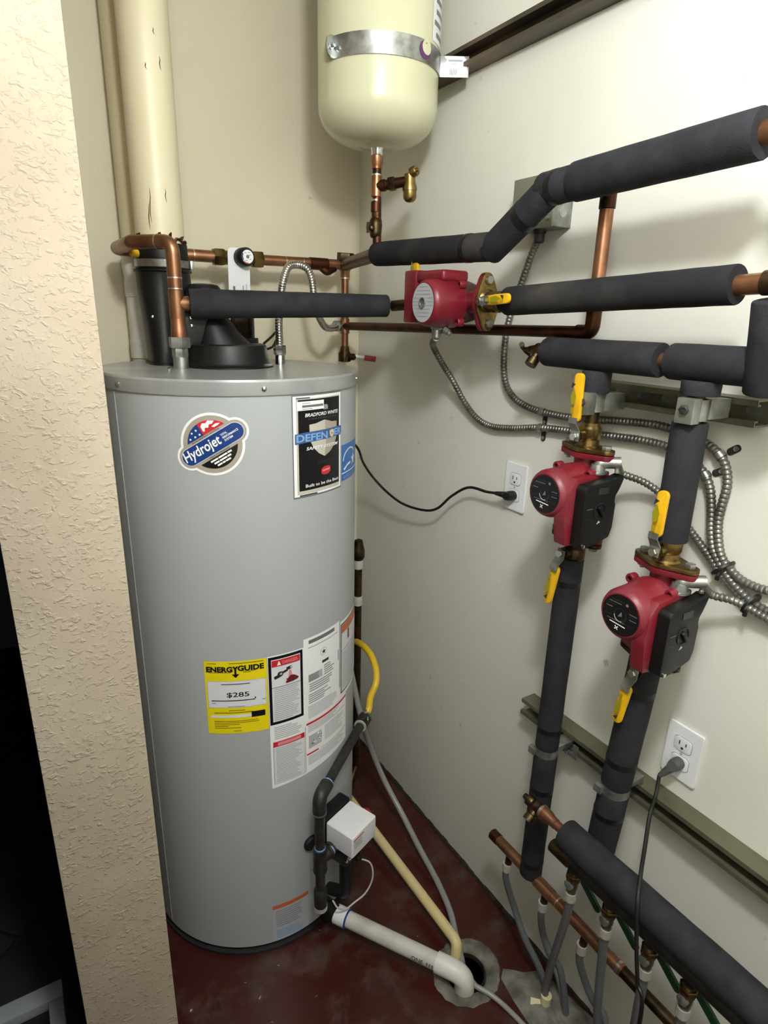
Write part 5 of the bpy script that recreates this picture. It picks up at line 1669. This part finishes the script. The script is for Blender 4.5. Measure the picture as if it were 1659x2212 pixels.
# relief valve behind the right side of the heater
ra = 2.0
q0 = hp(-14, 1.06, HR + 0.028)
q0 = W(777, 1185, y=-0.30)
t = thing('relief_valve', 'corroded relief valve and discharge fittings at the right rear of the heater', 'valve', (q0.x, q0.y, 0.85))
zq = q0.z
mk('body', lathe((q0.x - 0.004, q0.y, zq - 0.035), (0, 0, 1), [(0, 0.014), (0.01, 0.019), (0.03, 0.019), (0.045, 0.015), (0.062, 0.012), (0.068, 0.0)], 16), 'brass_dark', t)
mk('adapter', lathe((q0.x - 0.004, q0.y, zq - 0.062), (0, 0, 1), [(0, 0.0155), (0.02, 0.0155), (0.024, 0.014), (0.03, 0.014)], 16), 'clamp_white', t)
mk('pipe', tube([(q0.x - 0.004, q0.y, zq - 0.06), (q0.x - 0.004, q0.y, 0.13), (W(748, 1720, z=0.06).x, W(748, 1720, z=0.06).y, 0.06)], 0.0118, bend=0.03), 'brass_dark', t)
mk('coupling', lathe((q0.x - 0.004, q0.y, zq - 0.185), (0, 0, 1), [(0, 0.0118), (0, 0.0142), (0.03, 0.0142), (0.03, 0.0118)], 16), 'pvc_grimy', t)

# discharge pipes into the drain
c0 = W(742, 1708, z=0.06); c1_ = W(988, 2036, z=0.045)
single('discharge_pipe', tube([c0, c1_, V((DC.x - 0.022, DC.y + 0.026, -0.03))], 0.0142, bend=0.022, seg=20), 'cpvc', 'cream plastic discharge pipe running from behind the heater into the floor drain', 'pipe')
w0 = hp(-71, 0.055, HR + 0.040); w1 = W(986, 2098, z=0.052)
t = thing('drain_pipe', 'white plastic drain pipe with elbow from heater base into the floor drain', 'pipe', w0)
dw = (w1 - w0).normalized()
ep = V((DC.x - 0.030, DC.y - 0.012, -0.05))
mk('pipe', tube([w0, w1 - dw * 0.01], 0.0205, seg=28), 'pvc_grimy', t)
mk('elbow', tube([w1 - dw * 0.052, w1 + dw * 0.022, V((w1.x + dw.x * 0.022 + 0.006, w1.y + dw.y * 0.022 + 0.004, -0.05))], 0.0245, bend=0.034, seg=28), 'pvc_white', t)
mk('coupling', lathe(w0 + dw * 0.0, dw, [(0, 0.0205), (0, 0.0240), (0.040, 0.0240), (0.041, 0.0205)], 28), 'pipe_wrap_blue' if False else 'plastic_white', t)
band(w0 + dw * 0.041, dw, 0.0238, 0.004, 'ink_navy', t, 'ink_mark')
side = V((dw.y, -dw.x, 0)).normalized()
if side.y > 0: side = -side
mid_ = w1 - dw * 0.085
def cylmap(u, v, l):
    a = v / 0.0205 + 0.15
    return mid_ + dw * u + (side * math.cos(a) + V((0, 0, 1)) * math.sin(a)) * (0.0209 + l)
P = Print(cylmap, 0, 0.0002)
P.text('ONE', -0.012, 0, 0.011, 'ink_darkgrey', 1, bold=0.01)
for k in range(3):
    P.rect(0.012 + k * 0.007, -0.005, 0.016 + k * 0.007, 0.005, 'ink_midgrey', 1)
P.build('printing', t)
# condensate tube from behind the heater into the drain
tb_ = [V((-0.232, -0.350, 0.66)), W(779, 1545, y=-0.42), W(803, 1620, z=0.26), W(830, 1685, z=0.15), W(868, 1757, z=0.08), W(905, 1830, z=0.04), W(945, 1905, z=0.024), W(972, 1968, z=0.022), W(984, 2020, z=0.028), V((DC.x + 0.005, DC.y + 0.030, 0.012)), V((DC.x + 0.008, DC.y + 0.012, -0.04))]
single('condensate_tube', sweep(BM(), spline(tb_, 10), 0.0088, 14), 'tube_grey', 'clear grey tube drooping from behind the heater to the floor drain', 'tube')
t5 = [V((DC.x - 0.012, DC.y - 0.022, -0.03)), V((DC.x - 0.010, DC.y - 0.030, 0.012)), W(1030, 2131, z=0.018), W(1062, 2150, z=0.012), W(1095, 2178, z=0.008), W(1140, 2225, z=0.007), W(1200, 2300, z=0.007)]
single('drain_hose', sweep(BM(), spline(t5, 10), 0.0062, 12), 'tube_grey', 'thin grey hose leaving the floor drain towards the lower right', 'hose')

# ================================================================== PRINTED LABELS ON THE HEATER
def hmap(ang0, lift=0.0003):
    def f(u, v, l):
        a = math.radians(ang0) + u / HR
        r = HR + lift + l
        return V((HX + r * math.cos(a), HY + r * math.sin(a), v))
    return f

def U(ang, ang0):
    return math.radians(ang - ang0) * HR

BIS = 0.012
# ---- round maker's badge with a slanted blue bar
a0 = -116.6; zc_ = 1.345
P = Print(lambda u, v, l: hmap(a0)(u, v + zc_, l), BIS)
rot = math.radians(31)
cr, sr = math.cos(rot), math.sin(rot)
def rt_(a, b):
    return (a * cr - b * sr, a * sr + b * cr)
def pill(hl, r, m, layer, c=0.0):
    pts = []
    for k in range(17):
        an = -PI / 2 + PI * k / 16
        pts.append(rt_(hl + r * math.cos(an), c + r * math.sin(an)))
    for k in range(17):
        an = PI / 2 + PI * k / 16
        pts.append(rt_(-hl + r * math.cos(an), c + r * math.sin(an)))
    P.poly(pts, m, layer)
def seg(r, b0, sign, m, layer, lo=None, hi=None):
    """part of a disc beyond the line b = b0 in the rotated frame"""
    al = math.acos(b0 / r)
    pts = []
    for k in range(25):
        an = PI / 2 - al + 2 * al * k / 24
        pts.append((r * math.cos(an), sign * r * math.sin(an)))
    if lo is not None:
        pts = [p for p in pts if lo <= p[0] <= hi] + [(lo, sign * b0), (hi, sign * b0)] if sign > 0 else pts
    P.poly([rt_(*p) for p in pts], m, layer)
P.disc(0, 0, 0.0615, 'ink_white', 1, 56)
pill(0.0505, 0.0268, 'ink_white', 1.2)
P.disc(0, 0, 0.0565, 'ink_taupe', 2, 56)
pill(0.0505, 0.0222, 'ink_taupe', 2.2)
# upper half: flag
r_, b_ = 0.0475, 0.0230
def arc(an0, an1, n=14, r=r_):
    return [(r * math.cos(math.radians(an0 + (an1 - an0) * k / n)), r * math.sin(math.radians(an0 + (an1 - an0) * k / n))) for k in range(n + 1)]
s0_ = math.degrees(math.asin(b_ / r_))
P.poly([rt_(*p) for p in arc(s0_, 95) + [(-0.004, b_)]], 'ink_red', 3)
P.poly([rt_(*p) for p in arc(95, 180 - s0_) + [(-0.004, b_)]], 'ink_navy', 3)
P.poly([rt_(*p) for p in [(0.0, 0.040), (0.006, 0.044), (0.012, 0.041), (0.018, 0.0435), (0.024, 0.040), (0.0285, 0.037), (0.022, 0.034), (0.016, 0.0355), (0.012, 0.031), (0.006, 0.034), (0.002, 0.028), (-0.001, 0.030)]], 'ink_white', 4)
P.poly([rt_(*p) for p in [(0.018, 0.030), (0.028, 0.0315), (0.036, 0.028), (0.030, 0.0265), (0.022, 0.0265)]], 'ink_white', 4)
for sx_, sy_ in ((-0.012, 0.038), (-0.022, 0.037), (-0.010, 0.028), (-0.020, 0.028), (-0.031, 0.0285)):
    c_ = rt_(sx_, sy_)
    P.poly([(c_[0] + (0.0026 if k % 2 == 0 else 0.0013) * math.cos(k * PI / 5 + 1.57), c_[1] + (0.0026 if k % 2 == 0 else 0.0013) * math.sin(k * PI / 5 + 1.57)) for k in range(10)], 'ink_white', 4)
# lower half: black with three rows of print
P.poly([rt_(*p) for p in arc(180 + s0_, 360 - s0_, 26)], 'ink_black', 3)
for row, (a_, b2_, words) in enumerate(((-0.018, -0.0275, (0.016, 0.019, 0.009)), (-0.014, -0.0335, (0.011, 0.016, 0.008)), (-0.0105, -0.0395, (0.010, 0.006, 0.011)))):
    x_ = a_ - 0.004
    for w_ in words:
        P.poly([rt_(x_, b2_ - 0.0017), rt_(x_ + w_, b2_ - 0.0017), rt_(x_ + w_, b2_ + 0.0017), rt_(x_, b2_ + 0.0017)], 'ink_white', 4)
        x_ += w_ + 0.0013
pill(0.0505, 0.0174, 'ink_white', 3.5)
pill(0.0505, 0.0166, 'ink_navy', 4.5)
c_ = rt_(-0.0225, 0.0)
P.text('Hydrojet', c_[0], c_[1], 0.0265, 'ink_white', 6, bold=0.018, shear=0.15, rot=rot, width=0.082)
for k, (s_, w_) in enumerate((('TOTAL', 0.014), ('PERFORMANCE', 0.034), ('SYSTEM', 0.018))):
    c_ = rt_(0.0230 + w_ / 2 + k * 0.0006, 0.0072 - k * 0.0062)
    P.text(s_, c_[0], c_[1], 0.0042, 'ink_white', 6, bold=0.02, rot=rot, width=w_)
c_ = rt_(-0.002, 0.0200)
P.text('EQUIPPED WITH', c_[0], c_[1], 0.0032, 'ink_darkgrey', 6, rot=rot, width=0.060)
c_ = rt_(0.003, -0.0200)
P.text('FEATURING', c_[0], c_[1], 0.0032, 'ink_darkgrey', 6, rot=rot, width=0.044)
P.build('round_badge', heater)

# ---- tall black safety plate
aL, aR = -85.0, -56.3
zL0, zL1 = 1.2215, 1.4345
w_ = U(aR, aL)
h_ = zL1 - zL0
P = Print(lambda u, v, l: hmap(aL)(u * w_, zL1 - v * h_, l), 0.05)
def pr_rect(x0, y0, x1, y1, m, layer):
    P.rect(x0, y1, x1, y0, m, layer)
pr_rect(0, 0, 1, 1, 'ink_midgrey', 1)
pr_rect(0.015, 0.010, 0.985, 0.985, 'ink_white', 2)
pr_rect(0.065, 0.035, 0.935, 0.965, 'ink_silver', 3)
pr_rect(0.095, 0.045, 0.930, 0.930, 'ink_black', 4)
pr_rect(0.065, 0.022, 0.30, 0.036, 'ink_midgrey', 4)
pr_rect(0.10, 0.97, 0.42, 0.982, 'ink_darkgrey', 4)
pr_rect(0.075, 0.060, 0.56, 0.145, 'ink_white', 6)
P.rect(0.16, 0.117, 0.545, 0.096, 'ink_midgrey', 7)
P.rect(0.16, 0.083, 0.30, 0.074, 'ink_lightgrey', 7)
P.rect(0.16, 0.137, 0.34, 0.128, 'ink_lightgrey', 7)
P.poly([(0.55, 0.155), (0.55, 0.120), (0.58, 0.108), (0.63, 0.108), (0.65, 0.125), (0.65, 0.155)], 'ink_grey', 5)
# shield
sh = [(0.28, 0.285), (0.40, 0.280), (0.52, 0.262), (0.58, 0.255), (0.64, 0.266), (0.74, 0.285), (0.86, 0.290), (0.86, 0.36), (0.85, 0.45), (0.80, 0.52), (0.70, 0.58), (0.575, 0.618), (0.46, 0.58), (0.36, 0.52), (0.30, 0.45), (0.285, 0.36)]
P.poly(sh, 'ink_silver', 5)
P.poly([(0.58, 0.255), (0.64, 0.266), (0.74, 0.285), (0.86, 0.290), (0.86, 0.36), (0.85, 0.45), (0.80, 0.52), (0.70, 0.58), (0.575, 0.618), (0.60, 0.45)], 'ink_taupe', 5.4)
def ptext(s, x, y, wid, hgt, m, layer, bold=0.0, shear=0.0):
    vs, fs, x0, x1, y0, y1 = text_mesh(s, bold, shear)
    nv = [P.bm.verts.new((x + ((a - x0) / (x1 - x0) - 0.5) * wid, y - ((b - y0) / (y1 - y0) - 0.5) * hgt, layer * P.lift)) for a, b in vs]
    i = P.mi(m)
    for f in fs:
        try:
            P.bm.faces.new([nv[k] for k in f]).material_index = i
        except ValueError:
            pass
ptext('BRADFORD WHITE', 0.545, 0.192, 0.68, 0.034, 'ink_white', 7, 0.02, 0.2)
ptext('C O R P O R A T I O N', 0.55, 0.232, 0.58, 0.013, 'ink_midgrey', 7)
P.poly([(0.035, 0.365), (0.20, 0.355), (0.965, 0.345), (0.985, 0.355), (0.985, 0.425), (0.96, 0.438), (0.20, 0.455), (0.035, 0.462)], 'ink_steelblue', 6)
ptext('DEFEN', 0.345, 0.408, 0.58, 0.072, 'ink_sky', 7.5, 0.03)
ptext('ER', 0.88, 0.395, 0.18, 0.066, 'ink_sky', 7.5, 0.03)
P.poly([(0.68, 0.372), (0.73, 0.362), (0.78, 0.370), (0.785, 0.400), (0.765, 0.430), (0.73, 0.442), (0.695, 0.430), (0.678, 0.400)], 'ink_sand', 7.5)
P.poly([(0.725, 0.392), (0.74, 0.392), (0.745, 0.408), (0.722, 0.408)], 'ink_darkgrey', 8.2)
ptext('SAFETY SYSTEM', 0.55, 0.515, 0.66, 0.032, 'ink_white', 7, 0.02, 0.2)
P.rect(0.42, 0.668, 0.82, 0.655, 'ink_darkgrey', 6)
P.rect(0.42, 0.685, 0.72, 0.676, 'ink_darkgrey', 6)
P.poly([(0.50, 0.745), (0.56, 0.722), (0.66, 0.722), (0.70, 0.735), (0.70, 0.785), (0.64, 0.806), (0.55, 0.806), (0.50, 0.790)], 'ink_red', 6)
P.poly([(0.52, 0.755), (0.68, 0.745), (0.68, 0.762), (0.52, 0.772)], 'ink_pink', 7)
ptext('Built to be the Best', 0.55, 0.885, 0.70, 0.032, 'ink_white', 7, 0.012)
P.bm.transform(Matrix.Identity(4))
P.build('safety_plate', heater)

# ---- blue efficiency mark at the right edge
aL, aR = -55.6, -33.0
z0_, z1_ = 1.232, 1.314
w_ = U(aR, aL)
P = Print(lambda u, v, l: hmap(aL)(u, z0_ + v, l), 0.010)
P.rect(0, 0, w_, z1_ - z0_, 'ink_blue', 1)
P.rect(0, 0.016, w_, 0.0185, 'ink_white', 2)
pts = [(0.006 + 0.040 * (1 - math.cos(a)), 0.045 + 0.026 * math.sin(a)) for a in [math.radians(d) for d in range(0, 151, 10)]]
pts2 = [(0.010 + 0.036 * (1 - math.cos(a)), 0.045 + 0.0225 * math.sin(a)) for a in [math.radians(d) for d in range(150, -1, -10)]]
P.poly(pts + pts2, 'ink_white', 2)
sc_ = (0.070, 0.040)
P.poly([(sc_[0] + (0.017 if k % 2 == 0 else 0.007) * math.cos(k * PI / 5 + 0.3), sc_[1] + (0.017 if k % 2 == 0 else 0.007) * math.sin(k * PI / 5 + 0.3)) for k in range(10)], 'ink_white', 3)
P.poly([(0.008, 0.027), (0.030, 0.036), (0.050, 0.038), (0.048, 0.033), (0.030, 0.031), (0.014, 0.023)], 'ink_white', 3)
P.text('ENERGY STAR', 0.048, 0.008, 0.008, 'ink_sky', 3, bold=0.015, width=0.080)
P.build('efficiency_mark', heater)

# ---- yellow energy label
aL, aR = -126.5, -99.4
z0_, z1_ = 0.683, 0.868
w_ = U(aR, aL); h_ = z1_ - z0_
P = Print(lambda u, v, l: hmap(aL)(u * w_, z0_ + v * h_, l), 0.09)
P.rect(0, 0, 1, 1, 'ink_yellow', 1)
P.rect(0.03, 0.365, 0.975, 0.735, 'ink_lightgrey', 2)
P.rect(0.04, 0.372, 0.965, 0.728, 'ink_paper', 3)
P.rect(0.08, 0.40, 0.93, 0.69, 'ink_paper', 3.6)
ptx = lambda s, x, y, wid, hgt, m, layer, bold=0.0, shear=0.0: ptext_up(P, s, x, y, wid, hgt, m, layer, bold, shear)
def ptext_up(P, s, x, y, wid, hgt, m, layer, bold=0.0, shear=0.0):
    vs, fs, x0, x1, y0, y1 = text_mesh(s, bold, shear)
    nv = [P.bm.verts.new((x + ((a - x0) / (x1 - x0) - 0.5) * wid, y + ((b - y0) / (y1 - y0) - 0.5) * hgt, layer * P.lift)) for a, b in vs]
    i = P.mi(m)
    for f in fs:
        try:
            P.bm.faces.new([nv[k] for k in f]).material_index = i
        except ValueError:
            pass
ptx('ENERG', 0.245, 0.895, 0.42, 0.075, 'ink_black', 4, 0.045)
ptx('GUIDE', 0.745, 0.905, 0.42, 0.075, 'ink_black', 4, 0.045)
P.poly([(0.455, 0.935), (0.485, 0.935), (0.50, 0.915), (0.515, 0.935), (0.545, 0.935), (0.515, 0.895), (0.515, 0.83), (0.56, 0.83), (0.50, 0.780), (0.44, 0.83), (0.485, 0.83), (0.485, 0.895)], 'ink_black', 5)
P.rect(0.05, 0.965, 0.20, 0.975, 'ink_olive', 2)
P.rect(0.40, 0.965, 0.95, 0.978, 'ink_olive', 2)
P.rect(0.07, 0.845, 0.42, 0.853, 'ink_olive', 2)
P.rect(0.62, 0.855, 0.82, 0.863, 'ink_olive', 2)
P.rect(0.62, 0.842, 0.74, 0.850, 'ink_olive', 2)
P.rect(0.26, 0.688, 0.72, 0.702, 'ink_midgrey', 5)
ptx('$285', 0.52, 0.545, 0.36, 0.075, 'ink_black', 5, 0.012)
P.rect(0.09, 0.462, 0.79, 0.474, 'ink_black', 5)
P.disc(0.795, 0.488, 0.012, 'ink_darkgrey', 5, 10)
P.rect(0.09, 0.430, 0.16, 0.440, 'ink_grey', 5)
P.rect(0.90, 0.448, 0.96, 0.458, 'ink_grey', 5)
P.rect(0.35, 0.382, 0.62, 0.390, 'ink_grey', 5)
P.rect(0.36, 0.320, 0.62, 0.332, 'ink_olive', 2)
P.rect(0.12, 0.288, 0.75, 0.302, 'ink_olive', 2)
P.rect(0.06, 0.225, 0.72, 0.262, 'ink_paper', 2)
P.rect(0.72, 0.215, 0.945, 0.295, 'ink_black', 3)
for k in range(5):
    P.rect(0.11, 0.170 - k * 0.024, (0.82, 0.84, 0.52, 0.34, 0.54)[k], 0.181 - k * 0.024, 'ink_olive', 2)
P.rect(0.42, 0.030, 0.55, 0.040, 'ink_olive', 2)
P.build('energy_label', heater)

# ---- white instruction sheets with danger panel
aL = -99.1
z0_, z1_ = 0.513, 0.869
P = Print(lambda u, v, l: hmap(aL)(u, v, l), BIS)
uR = U(-50.0, aL)
uM0, uM1 = U(-81.7, aL), U(-57.4, aL)
P.poly([(0, z0_ + 0.0), (uR, z0_ + 0.018), (uR, 0.700), (uM1, 0.700), (uM1, 0.888), (uM0, 0.888), (uM0, z1_), (0, z1_)], 'ink_white', 1)
# danger panel
d0, d1 = 0.0015, uM0 - 0.003
P.rect(d0, 0.690, d1, 0.866, 'ink_black', 2)
P.rect(d0 + 0.0065, 0.6975, d1 - 0.0065, 0.8590, 'ink_paper', 3)
P.rect(d0 + 0.0075, 0.8405, d1 - 0.0075, 0.8570, 'ink_red', 4)
P.poly([(0.021, 0.8435), (0.030, 0.8435), (0.0255, 0.8545)], 'ink_white', 5)
P.text('DANGER', 0.052, 0.8487, 0.0085, 'ink_pink', 5, bold=0.02, width=0.037)
for (x0, y0, x1, y1, w2) in ((0.014, 0.812, 0.026, 0.816, 0.008), (0.026, 0.820, 0.045, 0.826, 0.006), (0.043, 0.829, 0.056, 0.832, 0.008)):
    dx, dy = x1 - x0, y1 - y0
    L2 = math.hypot(dx, dy); nx_, ny_ = -dy / L2 * w2 / 2, dx / L2 * w2 / 2
    P.poly([(x0 + nx_, y0 + ny_), (x1 + nx_, y1 + ny_), (x1 - nx_, y1 - ny_), (x0 - nx_, y0 - ny_)], 'ink_darkgrey', 4)
P.disc(0.028, 0.820, 0.0068, 'ink_darkgrey', 5, 18)
P.disc(0.0295, 0.8205, 0.003, 'ink_lightgrey', 6, 12)
P.disc(0.054, 0.832, 0.0030, 'ink_lightgrey', 6, 12)
P.poly([(0.049, 0.825), (0.053, 0.825), (0.058, 0.803), (0.046, 0.803)], 'ink_pink', 5)
P.poly([(0.040, 0.798), (0.044, 0.800), (0.041, 0.804), (0.046, 0.805), (0.052, 0.811), (0.060, 0.810), (0.072, 0.801), (0.070, 0.797), (0.058, 0.794), (0.041, 0.793)], 'ink_maroon', 6)
P.rect(d0 + 0.0065, 0.7870, d1 - 0.0065, 0.7882, 'ink_darkgrey', 4)
P.lines(0.012, 0.700, d1 - 0.010, 0.785, 17, 'ink_lightgrey', 4, 0.35)
P.lines(0.010, 0.648, d1 - 0.004, 0.684, 7, 'ink_lightgrey', 2, 0.4)
# lower left panel
P.rect(0.006, 0.524, uM0 - 0.002, 0.6400, 'ink_midgrey', 2)
P.rect(0.007, 0.525, uM0 - 0.003, 0.6390, 'ink_paper', 3)
P.rect(0.006, 0.6290, uM0 - 0.002, 0.6430, 'ink_red', 4)
P.rect(0.017, 0.6315, uM0 - 0.012, 0.6405, 'ink_pink', 5)
P.lines(0.012, 0.528, uM0 - 0.008, 0.626, 20, 'ink_lightgrey', 4, 0.3)
# tall middle sheet
m0, m1_ = uM0 + 0.004, uM1 - 0.004
P.rect(m0 + 0.010, 0.872, m1_ - 0.018, 0.8815, 'ink_midgrey', 2)
P.rect(m0 + 0.008, 0.8610, m1_ - 0.004, 0.8640, 'ink_lightgrey', 2)
P.disc(m0 + 0.055, 0.836, 0.0105, 'ink_lightgrey', 2, 20)
P.disc(m0 + 0.055, 0.836, 0.0092, 'ink_white', 3, 20)
P.poly([(m0 + 0.055 + (0.0075 if k % 2 == 0 else 0.003) * math.cos(k * PI / 5 + 1.57), 0.836 + (0.0075 if k % 2 == 0 else 0.003) * math.sin(k * PI / 5 + 1.57)) for k in range(10)], 'ink_darkgrey', 4)
P.rect(m0 + 0.050, 0.806, m0 + 0.072, 0.813, 'ink_darkgrey', 2)
P.rect(m0 + 0.008, 0.772, m0 + 0.050, 0.792, 'ink_lightgrey', 2)
P.lines(m0 + 0.009, 0.773, m0 + 0.048, 0.791, 4, 'ink_midgrey', 3, 0.3)
P.lines(m0 + 0.056, 0.770, m1_ - 0.014, 0.800, 5, 'ink_grey', 2, 0.6)
P.rect(m0 + 0.110, 0.785, m0 + 0.113, 0.812, 'ink_midgrey', 2)
P.lines(m0 + 0.010, 0.744, m0 + 0.085, 0.768, 4, 'ink_grey', 2, 0.5)
P.lines(m0 + 0.008, 0.712, m1_ - 0.012, 0.740, 5, 'ink_grey', 2, 0.5)
P.lines(m0 + 0.006, 0.672, m1_ - 0.004, 0.708, 9, 'ink_lightgrey', 2, 0.25)
P.rect(m0, 0.6560, uR - 0.002, 0.6620, 'ink_red', 2)
P.rect(uM0, 0.524, uM0 + 0.0012, 0.655, 'ink_midgrey', 2)
P.lines(m0 + 0.004, 0.634, uR - 0.006, 0.654, 4, 'ink_lightgrey', 2, 0.5)
P.rect(m0 + 0.006, 0.588, m0 + 0.046, 0.624, 'ink_lightgrey', 2)
for k in range(14):
    uu, vv = m0 + 0.010 + random.random() * 0.032, 0.592 + random.random() * 0.028
    P.rect(uu, vv, uu + 0.006 * random.random() + 0.002, vv + 0.005, 'ink_midgrey' if k % 2 else 'ink_white', 3)
P.lines(m0 + 0.056, 0.585, uR - 0.006, 0.630, 10, 'ink_lightgrey', 2, 0.4)
P.rect(m0, 0.5705, m0 + 0.036, 0.5750, 'ink_red', 2)
P.rect(m0 + 0.044, 0.5700, uR - 0.004, 0.5712, 'ink_midgrey', 2)
P.lines(m0 + 0.004, 0.540, uR - 0.012, 0.567, 6, 'ink_lightgrey', 2, 0.3)
P.build('instruction_sheet', heater)
# ---- black-bordered sheet at the right edge
aL = -56.6
w_ = U(-28.0, aL)
P = Print(lambda u, v, l: hmap(aL, 0.0008)(u, v, l), BIS)
P.rect(0, 0.668, w_, 0.882, 'ink_white', 1)
P.rect(0.002, 0.680, w_ - 0.002, 0.874, 'ink_black', 2)
P.rect(0.005, 0.684, w_ - 0.005, 0.871, 'ink_paper', 3)
P.rect(0.006, 0.848, w_ - 0.006, 0.870, 'ink_orange', 4)
P.rect(0.040, 0.818, 0.050, 0.846, 'ink_maroon', 4)
P.rect(0.005, 0.800, w_ - 0.005, 0.8012, 'ink_darkgrey', 4)
P.lines(0.010, 0.690, w_ - 0.010, 0.795, 18, 'ink_lightgrey', 4, 0.4)
P.build('warning_sheet', heater)
# ---- small label at the foot of the heater
aL = -101.4
w_ = U(-81.6, aL)
P = Print(lambda u, v, l: hmap(aL)(u, v, l), BIS)
P.rect(0, 0.0255, w_, 0.146, 'ink_lightgrey', 1)
P.rect(0, 0.134, w_, 0.146, 'ink_orange', 2)
P.lines(0.008, 0.070, w_ - 0.008, 0.128, 8, 'ink_grey', 2, 0.3)
P.lines(0.008, 0.032, w_ - 0.008, 0.062, 4, 'ink_sky', 2, 0.3)
P.build('foot_label', heater)

# lever label of the little red drain valve is too small to read and is left plain
for o in bpy.data.objects:
    if '_w' in o:
        del o['_w']
bpy.context.view_layer.update()
